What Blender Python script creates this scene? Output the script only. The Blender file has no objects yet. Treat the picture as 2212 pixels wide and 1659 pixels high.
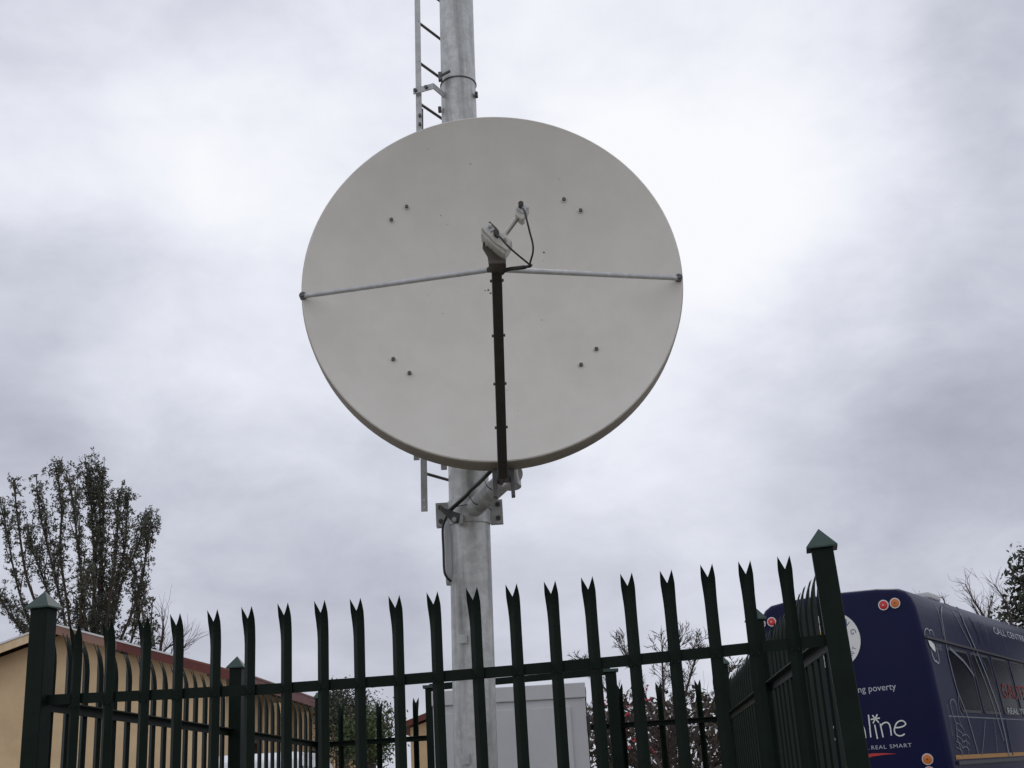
import bpy, bmesh, math, random
from mathutils import Vector, Matrix, noise
random.seed(7)
S = bpy.context.scene
# ------------------------------------------------------------------ camera
FPX = 2600.0; PITCH = math.atan(870/2600.0); ROLL = math.radians(3.43); EYE = 1.65
FW = Vector((0, math.cos(PITCH), math.sin(PITCH)))
_r = Vector((1, 0, 0)); _u = _r.cross(FW)
RT = math.cos(ROLL)*_r - math.sin(ROLL)*_u
UP = math.cos(ROLL)*_u + math.sin(ROLL)*_r
CAM = Vector((0, 0, EYE))
cd = bpy.data.cameras.new('camera'); cam = bpy.data.objects.new('camera', cd)
S.collection.objects.link(cam); S.camera = cam
cd.lens = 36*FPX/2212; cd.sensor_width = 36; cd.clip_start = 0.05; cd.clip_end = 3000
Mx = Matrix((RT, UP, -FW)).transposed().to_4x4(); Mx.translation = CAM
cam.matrix_world = Mx
S.render.resolution_x = 1024; S.render.resolution_y = 768
S.view_settings.view_transform = 'Standard'; S.view_settings.look = 'None'
S.view_settings.exposure = 0.0; S.view_settings.gamma = 1.0

def ray(px, py): return FW + RT*((px-1106)/FPX) + UP*((829.5-py)/FPX)
def aty(px, py, Y): d = ray(px, py); return CAM + d*(Y/d.y)
def atz(px, py, Z): d = ray(px, py); return CAM + d*((Z-EYE)/d.z)
def atplane(px, py, A, dv):
    n = Vector((-dv[1], dv[0])); d = ray(px, py)
    t = (A[0]*n.x + A[1]*n.y)/(d.x*n.x + d.y*n.y); return CAM + d*t

# ------------------------------------------------------------------ sky and sun
W = bpy.data.worlds.new('World'); S.world = W; W.use_nodes = True
nt = W.node_tree; N = nt.nodes; L = nt.links; N.clear()
def nd(t, **k):
    n = N.new(t)
    for a, b in k.items(): setattr(n, a, b)
    return n
def mth(op, a, b=None, c=None, clamp=False):
    n = nd('ShaderNodeMath', operation=op); n.use_clamp = clamp
    for i, v in enumerate((a, b, c)):
        if v is None: continue
        if isinstance(v, (int, float)): n.inputs[i].default_value = v
        else: L.new(v, n.inputs[i])
    return n.outputs[0]
out = nd('ShaderNodeOutputWorld'); bg = nd('ShaderNodeBackground'); L.new(bg.outputs[0], out.inputs[0])
sky = nd('ShaderNodeTexSky'); sky.sky_type = 'NISHITA'; sky.sun_disc = False
SUN_EL, SUN_AZ = math.radians(52), math.radians(20)     # ahead of the viewer, a little to the right, behind the cloud
sky.sun_elevation = SUN_EL; sky.sun_rotation = SUN_AZ
tc = nd('ShaderNodeTexCoord')
def nz(scale, detail, rough=.55, vec=None, dist=0):
    n = nd('ShaderNodeTexNoise'); n.inputs['Scale'].default_value = scale
    n.inputs['Detail'].default_value = detail; n.inputs['Roughness'].default_value = rough
    n.inputs['Distortion'].default_value = dist
    L.new(vec, n.inputs['Vector']); return n
mp = nd('ShaderNodeMapping'); mp.inputs['Scale'].default_value = (1, 1, 1.7)
L.new(tc.outputs['Generated'], mp.inputs['Vector'])
wn = nz(4.0, 5, .55, mp.outputs[0])
wsub = nd('ShaderNodeVectorMath', operation='SUBTRACT'); L.new(wn.outputs['Color'], wsub.inputs[0]); wsub.inputs[1].default_value = (.5, .5, .5)
wsc = nd('ShaderNodeVectorMath', operation='SCALE'); L.new(wsub.outputs[0], wsc.inputs[0]); wsc.inputs['Scale'].default_value = .20
wad = nd('ShaderNodeVectorMath', operation='ADD'); L.new(tc.outputs['Generated'], wad.inputs[0]); L.new(wsc.outputs[0], wad.inputs[1])
val = None
n1 = nz(3.2, 7, .5, mp.outputs[0], .2); n2 = nz(8, 8, .58, mp.outputs[0], .3)
# banks of cloud: brightness sampled by direction and blended smoothly, then broken up by noise
GRID = [(100,100,.50),(400,100,.56),(700,100,.60),(900,120,.68),(1200,100,.72),(1500,80,.70),(1800,100,.58),(2100,120,.36),
 (100,350,.70),(420,300,.90),(650,350,.74),(900,500,.7),(1400,330,.92),(1650,350,.86),(1870,350,.66),(2100,330,.38),
 (60,620,.45),(300,600,.60),(560,640,.66),(1530,580,.97),(1800,600,.60),(2100,600,.42),(1350,800,.75),
 (80,850,.34),(380,850,.53),(640,860,.62),(1500,850,.64),(1740,850,.50),(1980,880,.30),(2160,850,.30),
 (100,1100,.43),(400,1080,.43),(700,1100,.42),(900,1150,.46),(1200,1120,.51),(1480,1100,.52),(1740,1080,.42),(2000,1060,.27),(2170,1100,.34),
 (100,1330,.36),(450,1330,.35),(800,1350,.38),(1200,1330,.44),(1500,1320,.50),(1800,1300,.46),(2100,1280,.38)]
num = None; den = None
for (px, py, v) in GRID:
    d = ray(px, py).normalized()
    ds = nd('ShaderNodeVectorMath', operation='DISTANCE'); L.new(wad.outputs[0], ds.inputs[0]); ds.inputs[1].default_value = d
    w2 = mth('MULTIPLY', ds.outputs['Value'], ds.outputs['Value'])
    w = mth('EXPONENT', mth('MULTIPLY', w2, -1/(.062**2)))
    num = mth('MULTIPLY', w, v) if num is None else mth('MULTIPLY_ADD', w, v, num)
    den = mth('ADD', w, 0.0) if den is None else mth('ADD', w, den)
val = mth('DIVIDE', mth('ADD', num, .52*.02), mth('ADD', den, .02))
val = mth('ADD', val, mth('MULTIPLY_ADD', n1.outputs['Fac'], .26, -.13))
val = mth('MULTIPLY_ADD', val, 1.22, -.035)
val = mth('ADD', val, mth('MULTIPLY_ADD', n2.outputs['Fac'], .36, -.18))
n3 = nz(19, 6, .55, mp.outputs[0], .2); val = mth('ADD', val, mth('MULTIPLY_ADD', n3.outputs['Fac'], .14, -.07))
sx = nd('ShaderNodeSeparateXYZ'); L.new(tc.outputs['Generated'], sx.inputs[0])
bk = nd('ShaderNodeMapRange', interpolation_type='SMOOTHSTEP'); L.new(sx.outputs['Y'], bk.inputs['Value'])
bk.inputs['From Min'].default_value = -.5; bk.inputs['From Max'].default_value = .5; bk.inputs['To Min'].default_value = .14; bk.inputs['To Max'].default_value = 0
val = mth('ADD', val, bk.outputs[0])
cr = nd('ShaderNodeValToRGB'); L.new(val, cr.inputs[0]); cr.color_ramp.interpolation = 'B_SPLINE'
E_ = cr.color_ramp.elements
E_[0].position = 0.0; E_[0].color = (.27, .28, .335, 1)
E_[1].position = 1.0; E_[1].color = (1.0, 1.0, 1.03, 1)
for p, c in ((.28, (.40, .415, .495, 1)), (.5, (.59, .61, .70, 1)), (.74, (.82, .845, .93, 1))):
    e = E_.new(p); e.color = c
ss = nd('ShaderNodeVectorMath', operation='SCALE'); L.new(sky.outputs[0], ss.inputs[0]); ss.inputs['Scale'].default_value = .1
mx = nd('ShaderNodeMixRGB'); mx.inputs[0].default_value = .96; L.new(ss.outputs[0], mx.inputs[1]); L.new(cr.outputs[0], mx.inputs[2])
L.new(mx.outputs[0], bg.inputs[0]); bg.inputs[1].default_value = 1.0
sl = bpy.data.lights.new('sun', 'SUN'); so = bpy.data.objects.new('sun', sl); S.collection.objects.link(so)
sl.energy = .55; sl.angle = math.radians(14); sl.color = (1, .96, .9)
sd = Vector((math.sin(SUN_AZ)*math.cos(SUN_EL), math.cos(SUN_AZ)*math.cos(SUN_EL), math.sin(SUN_EL)))
so.rotation_euler = sd.to_track_quat('Z', 'Y').to_euler(); so.location = (0, 0, 60)

# ------------------------------------------------------------------ materials
def mat(name, c, rough=.6, metal=0, c2=None, scale=6, bump=0, bscale=40, spec=.5, stretch=None, coat=0, lo=.35, hi=.65, bdist=.01):
    m = bpy.data.materials.new(name); m.use_nodes = True
    t = m.node_tree; b = t.nodes['Principled BSDF']
    b.inputs['Base Color'].default_value = (*c, 1); b.inputs['Roughness'].default_value = rough
    b.inputs['Metallic'].default_value = metal; b.inputs['Specular IOR Level'].default_value = spec
    b.inputs['Coat Weight'].default_value = coat; b.inputs['Coat Roughness'].default_value = .12
    tcn = t.nodes.new('ShaderNodeTexCoord'); mpn = t.nodes.new('ShaderNodeMapping')
    if stretch: mpn.inputs['Scale'].default_value = stretch
    t.links.new(tcn.outputs['Object'], mpn.inputs['Vector'])
    if c2:
        n = t.nodes.new('ShaderNodeTexNoise'); n.inputs['Scale'].default_value = scale; n.inputs['Detail'].default_value = 8
        n.inputs['Roughness'].default_value = .62
        t.links.new(mpn.outputs[0], n.inputs['Vector'])
        r = t.nodes.new('ShaderNodeValToRGB'); r.color_ramp.elements[0].position = lo; r.color_ramp.elements[1].position = hi
        r.color_ramp.elements[0].color = (*c, 1); r.color_ramp.elements[1].color = (*c2, 1)
        t.links.new(n.outputs['Fac'], r.inputs[0]); t.links.new(r.outputs[0], b.inputs['Base Color'])
    if bump:
        n = t.nodes.new('ShaderNodeTexNoise'); n.inputs['Scale'].default_value = bscale; n.inputs['Detail'].default_value = 4
        t.links.new(tcn.outputs['Object'], n.inputs['Vector'])
        bp = t.nodes.new('ShaderNodeBump'); bp.inputs['Strength'].default_value = bump; bp.inputs['Distance'].default_value = bdist
        t.links.new(n.outputs['Fac'], bp.inputs['Height']); t.links.new(bp.outputs[0], b.inputs['Normal'])
    return m
M = {}
M['green'] = mat('green_paint', (.0026, .0082, .0050), .5, spec=.14, c2=(.0045, .0122, .0076), scale=9, bump=.25, bscale=120, bdist=.001)
M['cap'] = mat('green_cap_paint', (.016, .042, .032), .36, spec=.4, c2=(.026, .055, .045), scale=14)
M['dish'] = mat('dish_paint', (.59, .565, .515), .6, c2=(.635, .61, .56), scale=5, bump=.12, bscale=260, bdist=.001)
M['galv'] = mat('galvanised_steel', (.62, .63, .62), .5, .3, c2=(.45, .46, .455), scale=3.2, stretch=(2.2, 2.2, .35), bump=.1, bscale=90, bdist=.002)
M['galv2'] = mat('galvanised_bar', (.52, .53, .53), .5, .3, c2=(.38, .39, .39), scale=18)
M['galvdark'] = mat('dark_galvanised', (.12, .12, .12), .5, .3, c2=(.08, .08, .08), scale=18)
M['arm'] = mat('dark_arm_paint', (.020, .017, .014), .5, c2=(.032, .028, .022), scale=20)
M['cable'] = mat('black_cable', (.012, .012, .013), .45)
M['lnb'] = mat('pale_casting', (.56, .55, .51), .5, c2=(.46, .45, .41), scale=25)
M['bracket'] = mat('brown_bracket', (.075, .062, .05), .55, c2=(.10, .085, .07), scale=30)
M['peach'] = mat('peach_plaster', (.68, .50, .30), .85, c2=(.58, .42, .25), scale=2.2, bump=.3, bscale=60, bdist=.004)
M['redpaint'] = mat('red_fascia_paint', (.135, .027, .021), .6, c2=(.10, .020, .016), scale=5)
M['cream'] = mat('cream_board', (.72, .58, .40), .6, c2=(.60, .42, .22), scale=4)
M['roofred'] = mat('red_roof_sheet', (.20, .065, .04), .55, c2=(.14, .045, .03), scale=3)
M['brownboard'] = mat('shaded_board_paint', (.30, .17, .13), .7, c2=(.24, .13, .10), scale=5)  # shade on the right inner barge board, painted in as a browner colour
M['metaledge'] = mat('roof_edge_metal', (.62, .62, .62), .4, .3)
M['brown'] = mat('brown_window_paint', (.085, .03, .02), .55, c2=(.06, .024, .018), scale=9)
M['glassdark'] = mat('dark_glass', (.012, .014, .022), .12)
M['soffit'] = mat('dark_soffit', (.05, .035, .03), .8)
M['whitebox'] = mat('white_cabinet_paint', (.60, .60, .62), .5, c2=(.54, .54, .555), scale=2.5)
M['grey'] = mat('grey_plastic', (.55, .56, .57), .5)
M['bus'] = mat('navy_bus_paint', (.0075, .0095, .049), .34, spec=.07, c2=(.0058, .0075, .040), scale=1.5)
M['bustrim'] = mat('bus_trim', (.030, .030, .038), .4, spec=.3)
M['buswin'] = mat('bus_window', (.004, .005, .012), .2, spec=.07)
M['tint'] = mat('teal_stripe_film', (.012, .028, .065), .35, spec=.16)
M['white'] = mat('white_lettering', (.72, .76, .72), .5)
M['greyline'] = mat('grey_line_film', (.19, .205, .24), .4, spec=.2)
M['dimwhite'] = mat('dim_lettering', (.45, .48, .52), .5)
M['red'] = mat('red_film', (.50, .035, .03), .5)
M['darkred'] = mat('dark_red_film', (.22, .018, .018), .5, spec=.2)
M['rim'] = mat('brown_rim_paint', (.30, .27, .235), .7, c2=(.36, .33, .285), scale=7)  # rim lip is darker and browner than the dish face
M['redlamp'] = mat('red_lens', (.55, .02, .02), .2)
M['orangelamp'] = mat('orange_lens', (.60, .16, .02), .2)
M['lamprim'] = mat('lamp_rim', (.6, .6, .62), .3, .5)
M['orange'] = mat('orange_stripe', (.38, .17, .012), .4)
M['logo'] = mat('emblem_white', (.74, .74, .72), .5)
M['gold'] = mat('emblem_gold', (.70, .42, .10), .5)
M['bluetxt'] = mat('emblem_blue', (.04, .09, .22), .5)
M['tyre'] = mat('tyre_rubber', (.02, .02, .02), .8)
M['carwhite'] = mat('white_car_paint', (.75, .75, .78), .3, coat=.3)
M['ground'] = mat('ground_gravel', (.16, .14, .11), .95, c2=(.22, .20, .16), scale=.8, bump=.5, bscale=14, bdist=.03)
M['bark'] = mat('dark_bark', (.055, .043, .035), .9, c2=(.085, .065, .05), scale=9)
M['twig'] = mat('brown_twig', (.050, .038, .034), .9, c2=(.075, .055, .048), scale=9)
M['leafA'] = mat('brown_green_leaf', (.060, .074, .052), .8, c2=(.105, .106, .078), scale=1.1)
M['leafB'] = mat('green_leaf', (.040, .060, .022), .7, c2=(.085, .115, .035), scale=1.4)
M['leafC'] = mat('dark_leaf', (.035, .042, .026), .7, c2=(.06, .07, .045), scale=1.8)
M['leafD'] = mat('brown_leaf', (.070, .056, .044), .8, c2=(.11, .09, .068), scale=2.5)
M['berry'] = mat('red_berry', (.45, .03, .05), .5)

# dirt: flecks on the dish; dark run marks on the mast
def flecks(m, scale, thr, col):
    t = m.node_tree; b = t.nodes['Principled BSDF']; src = b.inputs['Base Color'].links[0].from_socket
    tcn = t.nodes.new('ShaderNodeTexCoord')
    v = t.nodes.new('ShaderNodeTexNoise'); v.inputs['Scale'].default_value = scale; v.inputs['Detail'].default_value = 3
    t.links.new(tcn.outputs['Object'], v.inputs['Vector'])
    r = t.nodes.new('ShaderNodeMapRange'); r.inputs['From Min'].default_value = thr; r.inputs['From Max'].default_value = thr+.05
    t.links.new(v.outputs['Fac'], r.inputs['Value'])
    x = t.nodes.new('ShaderNodeMixRGB'); x.inputs[2].default_value = (*col, 1)
    t.links.new(r.outputs[0], x.inputs[0]); t.links.new(src, x.inputs[1]); t.links.new(x.outputs[0], b.inputs['Base Color'])
for q_ in ('bus', 'buswin', 'tint', 'greyline'): M[q_].node_tree.nodes['Principled BSDF'].inputs['IOR'].default_value = 1.13
for q_ in ('bus', 'buswin', 'tint', 'greyline'): M[q_].node_tree.nodes['Principled BSDF'].inputs['Specular IOR Level'].default_value = .5
M['bus'].node_tree.nodes['Principled BSDF'].inputs['IOR'].default_value = 1.22
flecks(M['dish'], 26, .735, (.27, .23, .18))
def streaks(m):
    t = m.node_tree; b = t.nodes['Principled BSDF']; src = b.inputs['Base Color'].links[0].from_socket
    tcn = t.nodes.new('ShaderNodeTexCoord'); mpn = t.nodes.new('ShaderNodeMapping'); mpn.inputs['Scale'].default_value = (14, 14, .9)
    v = t.nodes.new('ShaderNodeTexNoise'); v.inputs['Scale'].default_value = 1; v.inputs['Detail'].default_value = 5
    t.links.new(tcn.outputs['Object'], mpn.inputs[0]); t.links.new(mpn.outputs[0], v.inputs['Vector'])
    r = t.nodes.new('ShaderNodeMapRange'); r.inputs['From Min'].default_value = .5; r.inputs['From Max'].default_value = .72; r.inputs['To Max'].default_value = .75
    t.links.new(v.outputs['Fac'], r.inputs['Value'])
    x = t.nodes.new('ShaderNodeMixRGB'); x.inputs[2].default_value = (.13, .13, .125, 1)
    t.links.new(r.outputs[0], x.inputs[0]); t.links.new(src, x.inputs[1]); t.links.new(x.outputs[0], b.inputs['Base Color'])
streaks(M['galv'])
def spangle(m):
    t = m.node_tree; b = t.nodes['Principled BSDF']; src = b.inputs['Base Color'].links[0].from_socket
    tcn = t.nodes.new('ShaderNodeTexCoord'); v = t.nodes.new('ShaderNodeTexNoise'); v.inputs['Scale'].default_value = 22; v.inputs['Detail'].default_value = 7; v.inputs['Roughness'].default_value = .7
    t.links.new(tcn.outputs['Object'], v.inputs['Vector'])
    r = t.nodes.new('ShaderNodeMapRange'); r.inputs['From Min'].default_value = .38; r.inputs['From Max'].default_value = .62; r.inputs['To Min'].default_value = .80; r.inputs['To Max'].default_value = 1.05
    t.links.new(v.outputs['Fac'], r.inputs['Value'])
    x = t.nodes.new('ShaderNodeVectorMath'); x.operation = 'SCALE'
    t.links.new(src, x.inputs[0]); t.links.new(r.outputs[0], x.inputs['Scale']); t.links.new(x.outputs[0], b.inputs['Base Color'])
spangle(M['galv'])

# ------------------------------------------------------------------ helpers
def tag(o, label=None, cat=None, group=None, kind=None):
    if label: o['label'] = label
    if cat: o['category'] = cat
    if group: o['group'] = group
    if kind: o['kind'] = kind
    return o
def empty(name, loc=(0, 0, 0), rz=0, label=None, cat=None, group=None):
    o = bpy.data.objects.new(name, None); S.collection.objects.link(o)
    o.location = loc; o.rotation_euler = (0, 0, rz); o.empty_display_size = .2
    return tag(o, label, cat, group)
class MB:
    def __init__(s): s.v = []; s.f = []; s.m = []; s.mi = 0
    def face(s, idx): s.f.append(idx); s.m.append(s.mi)
    def box(s, c, d, R=None):
        c = Vector(c); n = len(s.v)
        for x in (-.5, .5):
            for y in (-.5, .5):
                for z in (-.5, .5):
                    p = Vector((x*d[0], y*d[1], z*d[2])); p = R @ p if R else p
                    s.v.append(c+p)
        for q in ((0, 1, 3, 2), (4, 6, 7, 5), (0, 4, 5, 1), (2, 3, 7, 6), (0, 2, 6, 4), (1, 5, 7, 3)): s.face([n+i for i in q])
        return s
    def bar(s, a, b, w, h, ref=(0, 0, 1)):      # w across, h along ref
        a = Vector(a); b = Vector(b); x = (b-a); ln = x.length; x.normalize()
        y = Vector(ref).cross(x).normalized(); z = x.cross(y)
        R = Matrix((x, y, z)).transposed()
        return s.box((a+b)/2, (ln, w, h), R)
    def tube(s, pts, r, n=8, cap=True):
        pts = [Vector(p) for p in pts]; rs = r if isinstance(r, (list, tuple)) else [r]*len(pts)
        base = len(s.v); up = None
        for i, p in enumerate(pts):
            t = (pts[min(i+1, len(pts)-1)]-pts[max(i-1, 0)]).normalized()
            if up is None: up = Vector((0, 0, 1)) if abs(t.z) < .9 else Vector((1, 0, 0))
            a = (up - t*up.dot(t)).normalized(); up = a; b = t.cross(a)
            for k in range(n):
                g = 2*math.pi*k/n; s.v.append(p+(a*math.cos(g)+b*math.sin(g))*rs[i])
        for i in range(len(pts)-1):
            for k in range(n):
                s.face([base+i*n+k, base+i*n+(k+1) % n, base+(i+1)*n+(k+1) % n, base+(i+1)*n+k])
        if cap:
            s.face([base+k for k in range(n)][::-1]); s.face([base+(len(pts)-1)*n+k for k in range(n)])
        return s
    def prism(s, poly, ext):                    # poly: 3D points, ext: extrusion vector
        n = len(s.v); k = len(poly); ext = Vector(ext)
        for p in poly: s.v.append(Vector(p))
        for p in poly: s.v.append(Vector(p)+ext)
        s.face([n+i for i in range(k)][::-1]); s.face([n+k+i for i in range(k)])
        for i in range(k): s.face([n+i, n+(i+1) % k, n+k+(i+1) % k, n+k+i])
        return s
    def quad(s, *p):
        n = len(s.v); s.v += [Vector(q) for q in p]; s.face(list(range(n, n+len(p)))); return s
    def build(s, name, m, parent=None, smooth=False, bevel=0):
        me = bpy.data.meshes.new(name); me.from_pydata([tuple(v) for v in s.v], [], s.f); 
        ms = m if isinstance(m, (list, tuple)) else [m]
        for q in ms: me.materials.append(q)
        if len(ms) > 1: me.polygons.foreach_set('material_index', s.m)
        me.update()
        if len(s.f) < 6000:
            b = bmesh.new(); b.from_mesh(me); bmesh.ops.recalc_face_normals(b, faces=b.faces); b.to_mesh(me); b.free()
        if smooth:
            me.polygons.foreach_set('use_smooth', [True]*len(me.polygons)); me.set_sharp_from_angle(angle=math.radians(40))
        o = bpy.data.objects.new(name, me); S.collection.objects.link(o)
        if parent: o.parent = parent
        if bevel:
            md = o.modifiers.new('bevel', 'BEVEL'); md.width = bevel; md.segments = 2; md.limit_method = 'ANGLE'
        return o
def spline(pts, k=6):
    pts = [Vector(p) for p in pts]; o = []
    P = [pts[0]*2-pts[1]]+pts+[pts[-1]*2-pts[-2]]
    for i in range(1, len(P)-2):
        for j in range(k):
            t = j/k; a, b, c, d = P[i-1], P[i], P[i+1], P[i+2]
            o.append(.5*((2*b)+(c-a)*t+(2*a-5*b+4*c-d)*t*t+(3*b-a-3*c+d)*t**3))
    o.append(pts[-1]); return o
def rotm(ax, deg): return Matrix.Rotation(math.radians(deg), 3, ax)

# ------------------------------------------------------------------ ground
g = MB(); n = 24; R_ = 400
for i in range(n): g.v.append(Vector((R_*math.cos(2*math.pi*i/n), R_*math.sin(2*math.pi*i/n)+60, 0)))
g.face(list(range(n)))
tag(g.build('ground', M['ground']), kind='structure')

# ------------------------------------------------------------------ palisade fences
def pale_mesh(H):
    """V-section pale, forked and bent outwards at the top; local -Y is outside, x across, base at z=0"""
    bm = bmesh.new(); cols = 7
    rows = [(0, 1.), (.3, 1.), (H-.30, 1.), (H-.17, 1.), (H-.14, 1.01), (H-.11, 1.04), (H-.085, 1.09), (H-.065, 1.13), (H-.052, 1.155), (H-.0460, 1.16)]
    def bend(z):
        t = max(0, (z-(H-.155))/.155); return -.036*t*t
    def section(u, z):                                  # ridge out in the middle, flatter at the fork
        fl = 1-.80*max(0, min(1, (z-(H-.12))/.09))
        return -(1-abs(u))*.020*fl
    grid = []
    for z, k in rows:
        hw = .022*k; row = []
        for c in range(cols):
            u = -1+2*c/(cols-1); row.append(bm.verts.new((u*hw, section(u, z)+bend(z), z)))
        grid.append(row)
    for a, b in zip(grid, grid[1:]):
        for c in range(cols-1): bm.faces.new((a[c], a[c+1], b[c+1], b[c]))
    zn = H-.0460; top = grid[-1]
    for sgn, idx in ((-1, [0, 1, 2, 3]), (1, [3, 4, 5, 6])):
        prev = [top[i] for i in idx]
        for k in (.33, .66, .9):
            z = zn+.0460*k; outer = .0255*(1-.06*k-.12*k*k); inner = .0215*k
            xs = [outer, outer+(inner-outer)/3, outer+(inner-outer)*2/3, inner]
            if sgn > 0: xs = xs[::-1]
            cur = [bm.verts.new((sgn*x, section(min(1, x/.0255), z)+bend(z), z)) for x in xs]
            for c in range(3): bm.faces.new((prev[c], prev[c+1], cur[c+1], cur[c]))
            prev = cur
        tip = bm.verts.new((sgn*.0214, bend(H), H))
        for c in range(3): bm.faces.new((prev[c], prev[c+1], tip))
    fs = [[v.index for v in f.verts] for f in (bm.verts.index_update() or bm.faces)]; vs = [v.co.copy() for v in bm.verts]
    edges = {}
    for f in fs:
        for i in range(len(f)): edges[(f[i], f[(i+1) % len(f)])] = 1
    bm.clear(); n = len(vs)
    V = [bm.verts.new(v) for v in vs]+[bm.verts.new(v+Vector((0, .0032, 0))) for v in vs]
    for f in fs:
        bm.faces.new([V[i] for i in f]); bm.faces.new([V[i+n] for i in f[::-1]])
    for (i, j) in edges:
        if (j, i) not in edges: bm.faces.new([V[j], V[i], V[i+n], V[j+n]])
    me = bpy.data.meshes.new('pale'); bm.to_mesh(me); bm.free(); me.materials.append(M['green']); return me
PALE = pale_mesh(2.38)
_m = MB()
for sg in (-1, 1): _m.tube([(sg*.011, -.008, 0), (sg*.011, -.017, 0)], .0055, 8)
_o = _m.build('bolt', M['green']); PBOLT = _o.data; bpy.data.objects.remove(_o)
def pale(parent, x, y, dz, rz, lean=0):
    o = bpy.data.objects.new('pale', PALE); S.collection.objects.link(o); o.parent = parent
    o.location = (x, y, dz); o.rotation_euler = (0, lean, rz); return o
def post(parent, x, y, rz, top, w=.076):
    m = MB(); m.box((0, 0, (top-.07)/2), (w, w, top-.07)); p = m.build('post', M['green'], parent, bevel=.004)
    p.location = (x, y, 0); p.rotation_euler = (0, 0, rz)
    c = MB(); h = w/2+.016; z0 = top-.075
    c.v = [Vector(q) for q in ((-h, -h, z0), (h, -h, z0), (h, h, z0), (-h, h, z0), (-h, -h, z0+.006), (h, -h, z0+.006), (h, h, z0+.006), (-h, h, z0+.006), (0, 0, top))]
    for f in ((3, 2, 1, 0), (0, 1, 5, 4), (1, 2, 6, 5), (2, 3, 7, 6), (3, 0, 4, 7), (4, 5, 8), (5, 6, 8), (6, 7, 8), (7, 4, 8)): c.face(list(f))
    c.build('post_cap', M['cap'], p); return p
def rail(parent, pts, out, zt):
    """angle-iron rail with a vertical flange against the pales and a top flange pointing inwards"""
    out = Vector((out[0], out[1], 0)).normalized()
    for a, b in zip(pts, pts[1:]):
        pass
    m = MB()
    prof = [(0, 0), (-.040, 0), (-.040, -.005), (-.005, -.005), (-.005, -.040), (0, -.040)]   # (outward, up)
    k = len(prof)
    for (x, y, z) in pts:
        for (o, h) in prof: m.v.append(Vector((x, y, z+zt))+out*o+Vector((0, 0, h)))
    for i in range(len(pts)-1):
        for j in range(k): m.face([i*k+j, i*k+(j+1) % k, (i+1)*k+(j+1) % k, (i+1)*k+j])
    m.face(list(range(k))[::-1]); m.face([(len(pts)-1)*k+j for j in range(k)])
    return m.build('rail', M['green'], parent)
def bolts(parent, pts, out):
    out = Vector((out[0], out[1], 0)).normalized(); m = MB()
    for p in pts:
        p = Vector(p); m.tube([p-out*.002, p+out*.006], .0065, 6)
    b = m.build('bolt_row', M['green'], parent); return b

# front fence: line in plan through (-1.85,4.91) and (0.93,4.30)
FA = Vector((-1.97, 4.935)); FB = Vector((1.085, 4.272)); FD = (FB-FA).normalized(); frz = math.atan2(FD.y, FD.x)
OUTF = Vector((FD.y, -FD.x))
px = [164, 236, 309.7, 383.6, 460.6, 535.5, 615.9, 691.7, 772.4, 853, 938, 1023, 1105.7, 1185.5, 1271.3, 1355.3, 1437.4, 1522, 1607.1, 1693]
pt = [1347, 1339, 1332, 1326, 1318, 1311, 1303, 1298, 1293, 1287, 1279, 1269, 1262, 1256, 1246, 1238, 1232, 1219, 1212, 1201]
ff = empty('palisade_fence', (0, 0, 0), label='front run of dark green steel palisade fence with twenty forked pales, nearest the viewer', cat='fence')
zt = []
for x, y in zip(px, pt):
    p = atplane(x, y, FA+OUTF*.03, FD)
    q = Vector((p.x, p.y))
    po = pale(ff, q.x-OUTF.x*.03+OUTF.x*.004, q.y-OUTF.y*.03+OUTF.y*.004, p.z-2.38, frz, random.uniform(-.003, .003))
    for hz_ in (2.055, .43):
        b_ = bpy.data.objects.new('bolt', PBOLT); S.collection.objects.link(b_); b_.parent = po; b_.location = (0, 0, hz_)
post(ff, FA.x, FA.y, frz, 2.525); pr_ = post(ff, FB.x+.048, FB.y, frz, 2.468); pr_.rotation_euler = (0, -math.radians(1.55), frz)
rp = []
for x, y in ((96, 1501), (350, 1489), (597, 1476), (850, 1458), (1103, 1437), (1320, 1418), (1527, 1397.6), (1784, 1370)):
    p = atplane(x, y, FA-OUTF*.006, FD); rp.append((p.x, p.y, p.z))
rail(ff, rp, OUTF, 0)
lo = [(FA.x, FA.y, .45), (FB.x, FB.y, .45)]; rail(ff, [(a[0]-OUTF.x*.006, a[1]-OUTF.y*.006, a[2]) for a in lo], OUTF, 0)

def run(name, A, B, out, n, label, posts, zt=2.38, zr=2.085, skip=(), off=0, wob=.006, s0=None, pitch=None):
    A = Vector(A); B = Vector(B); D = (B-A); ln = D.length; D.normalize(); out = Vector(out).normalized()
    rz = math.atan2(out.y, out.x)+math.pi/2
    e = empty(name, label=label, cat='fence')
    for k in range(n):
        s = off+(ln-2*off)*(k+.5)/n if s0 is None else s0+pitch*k
        if any(abs(s-q) < .06 for q in skip): continue
        P = A+D*s
        pale(e, P.x+out.x*.004, P.y+out.y*.004, zt-2.38+random.uniform(-wob, wob), rz, random.uniform(-.004, .004))
    I = out*-.006
    for z in (zr, .45): rail(e, [(A.x+I.x, A.y+I.y, z), (B.x+I.x, B.y+I.y, z)], out, 0)
    for (s, top, *ex) in posts:
        P = A+D*s-out*(.045+(ex[0] if ex else 0)); post(e, P.x, P.y, rz, top)
    return e
DL = Vector((-1.76, 10.08)); CR = Vector((1.53, 9.68))
run('palisade_fence', (FA.x+.02, FA.y+.05), DL, (-1, .04), 29, 'left side run of green palisade fence in front of the peach house', [(2.62, 2.52), (5.12, 2.50)], s0=.036, pitch=.177, skip=(2.62,))
run('palisade_fence', (1.072, FB.y+.05), CR, (1, -.08), 31, 'right side run of green palisade fence between the dish pole and the navy bus', [(2.12, 2.485, .0)], s0=.06, pitch=.177)
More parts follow.
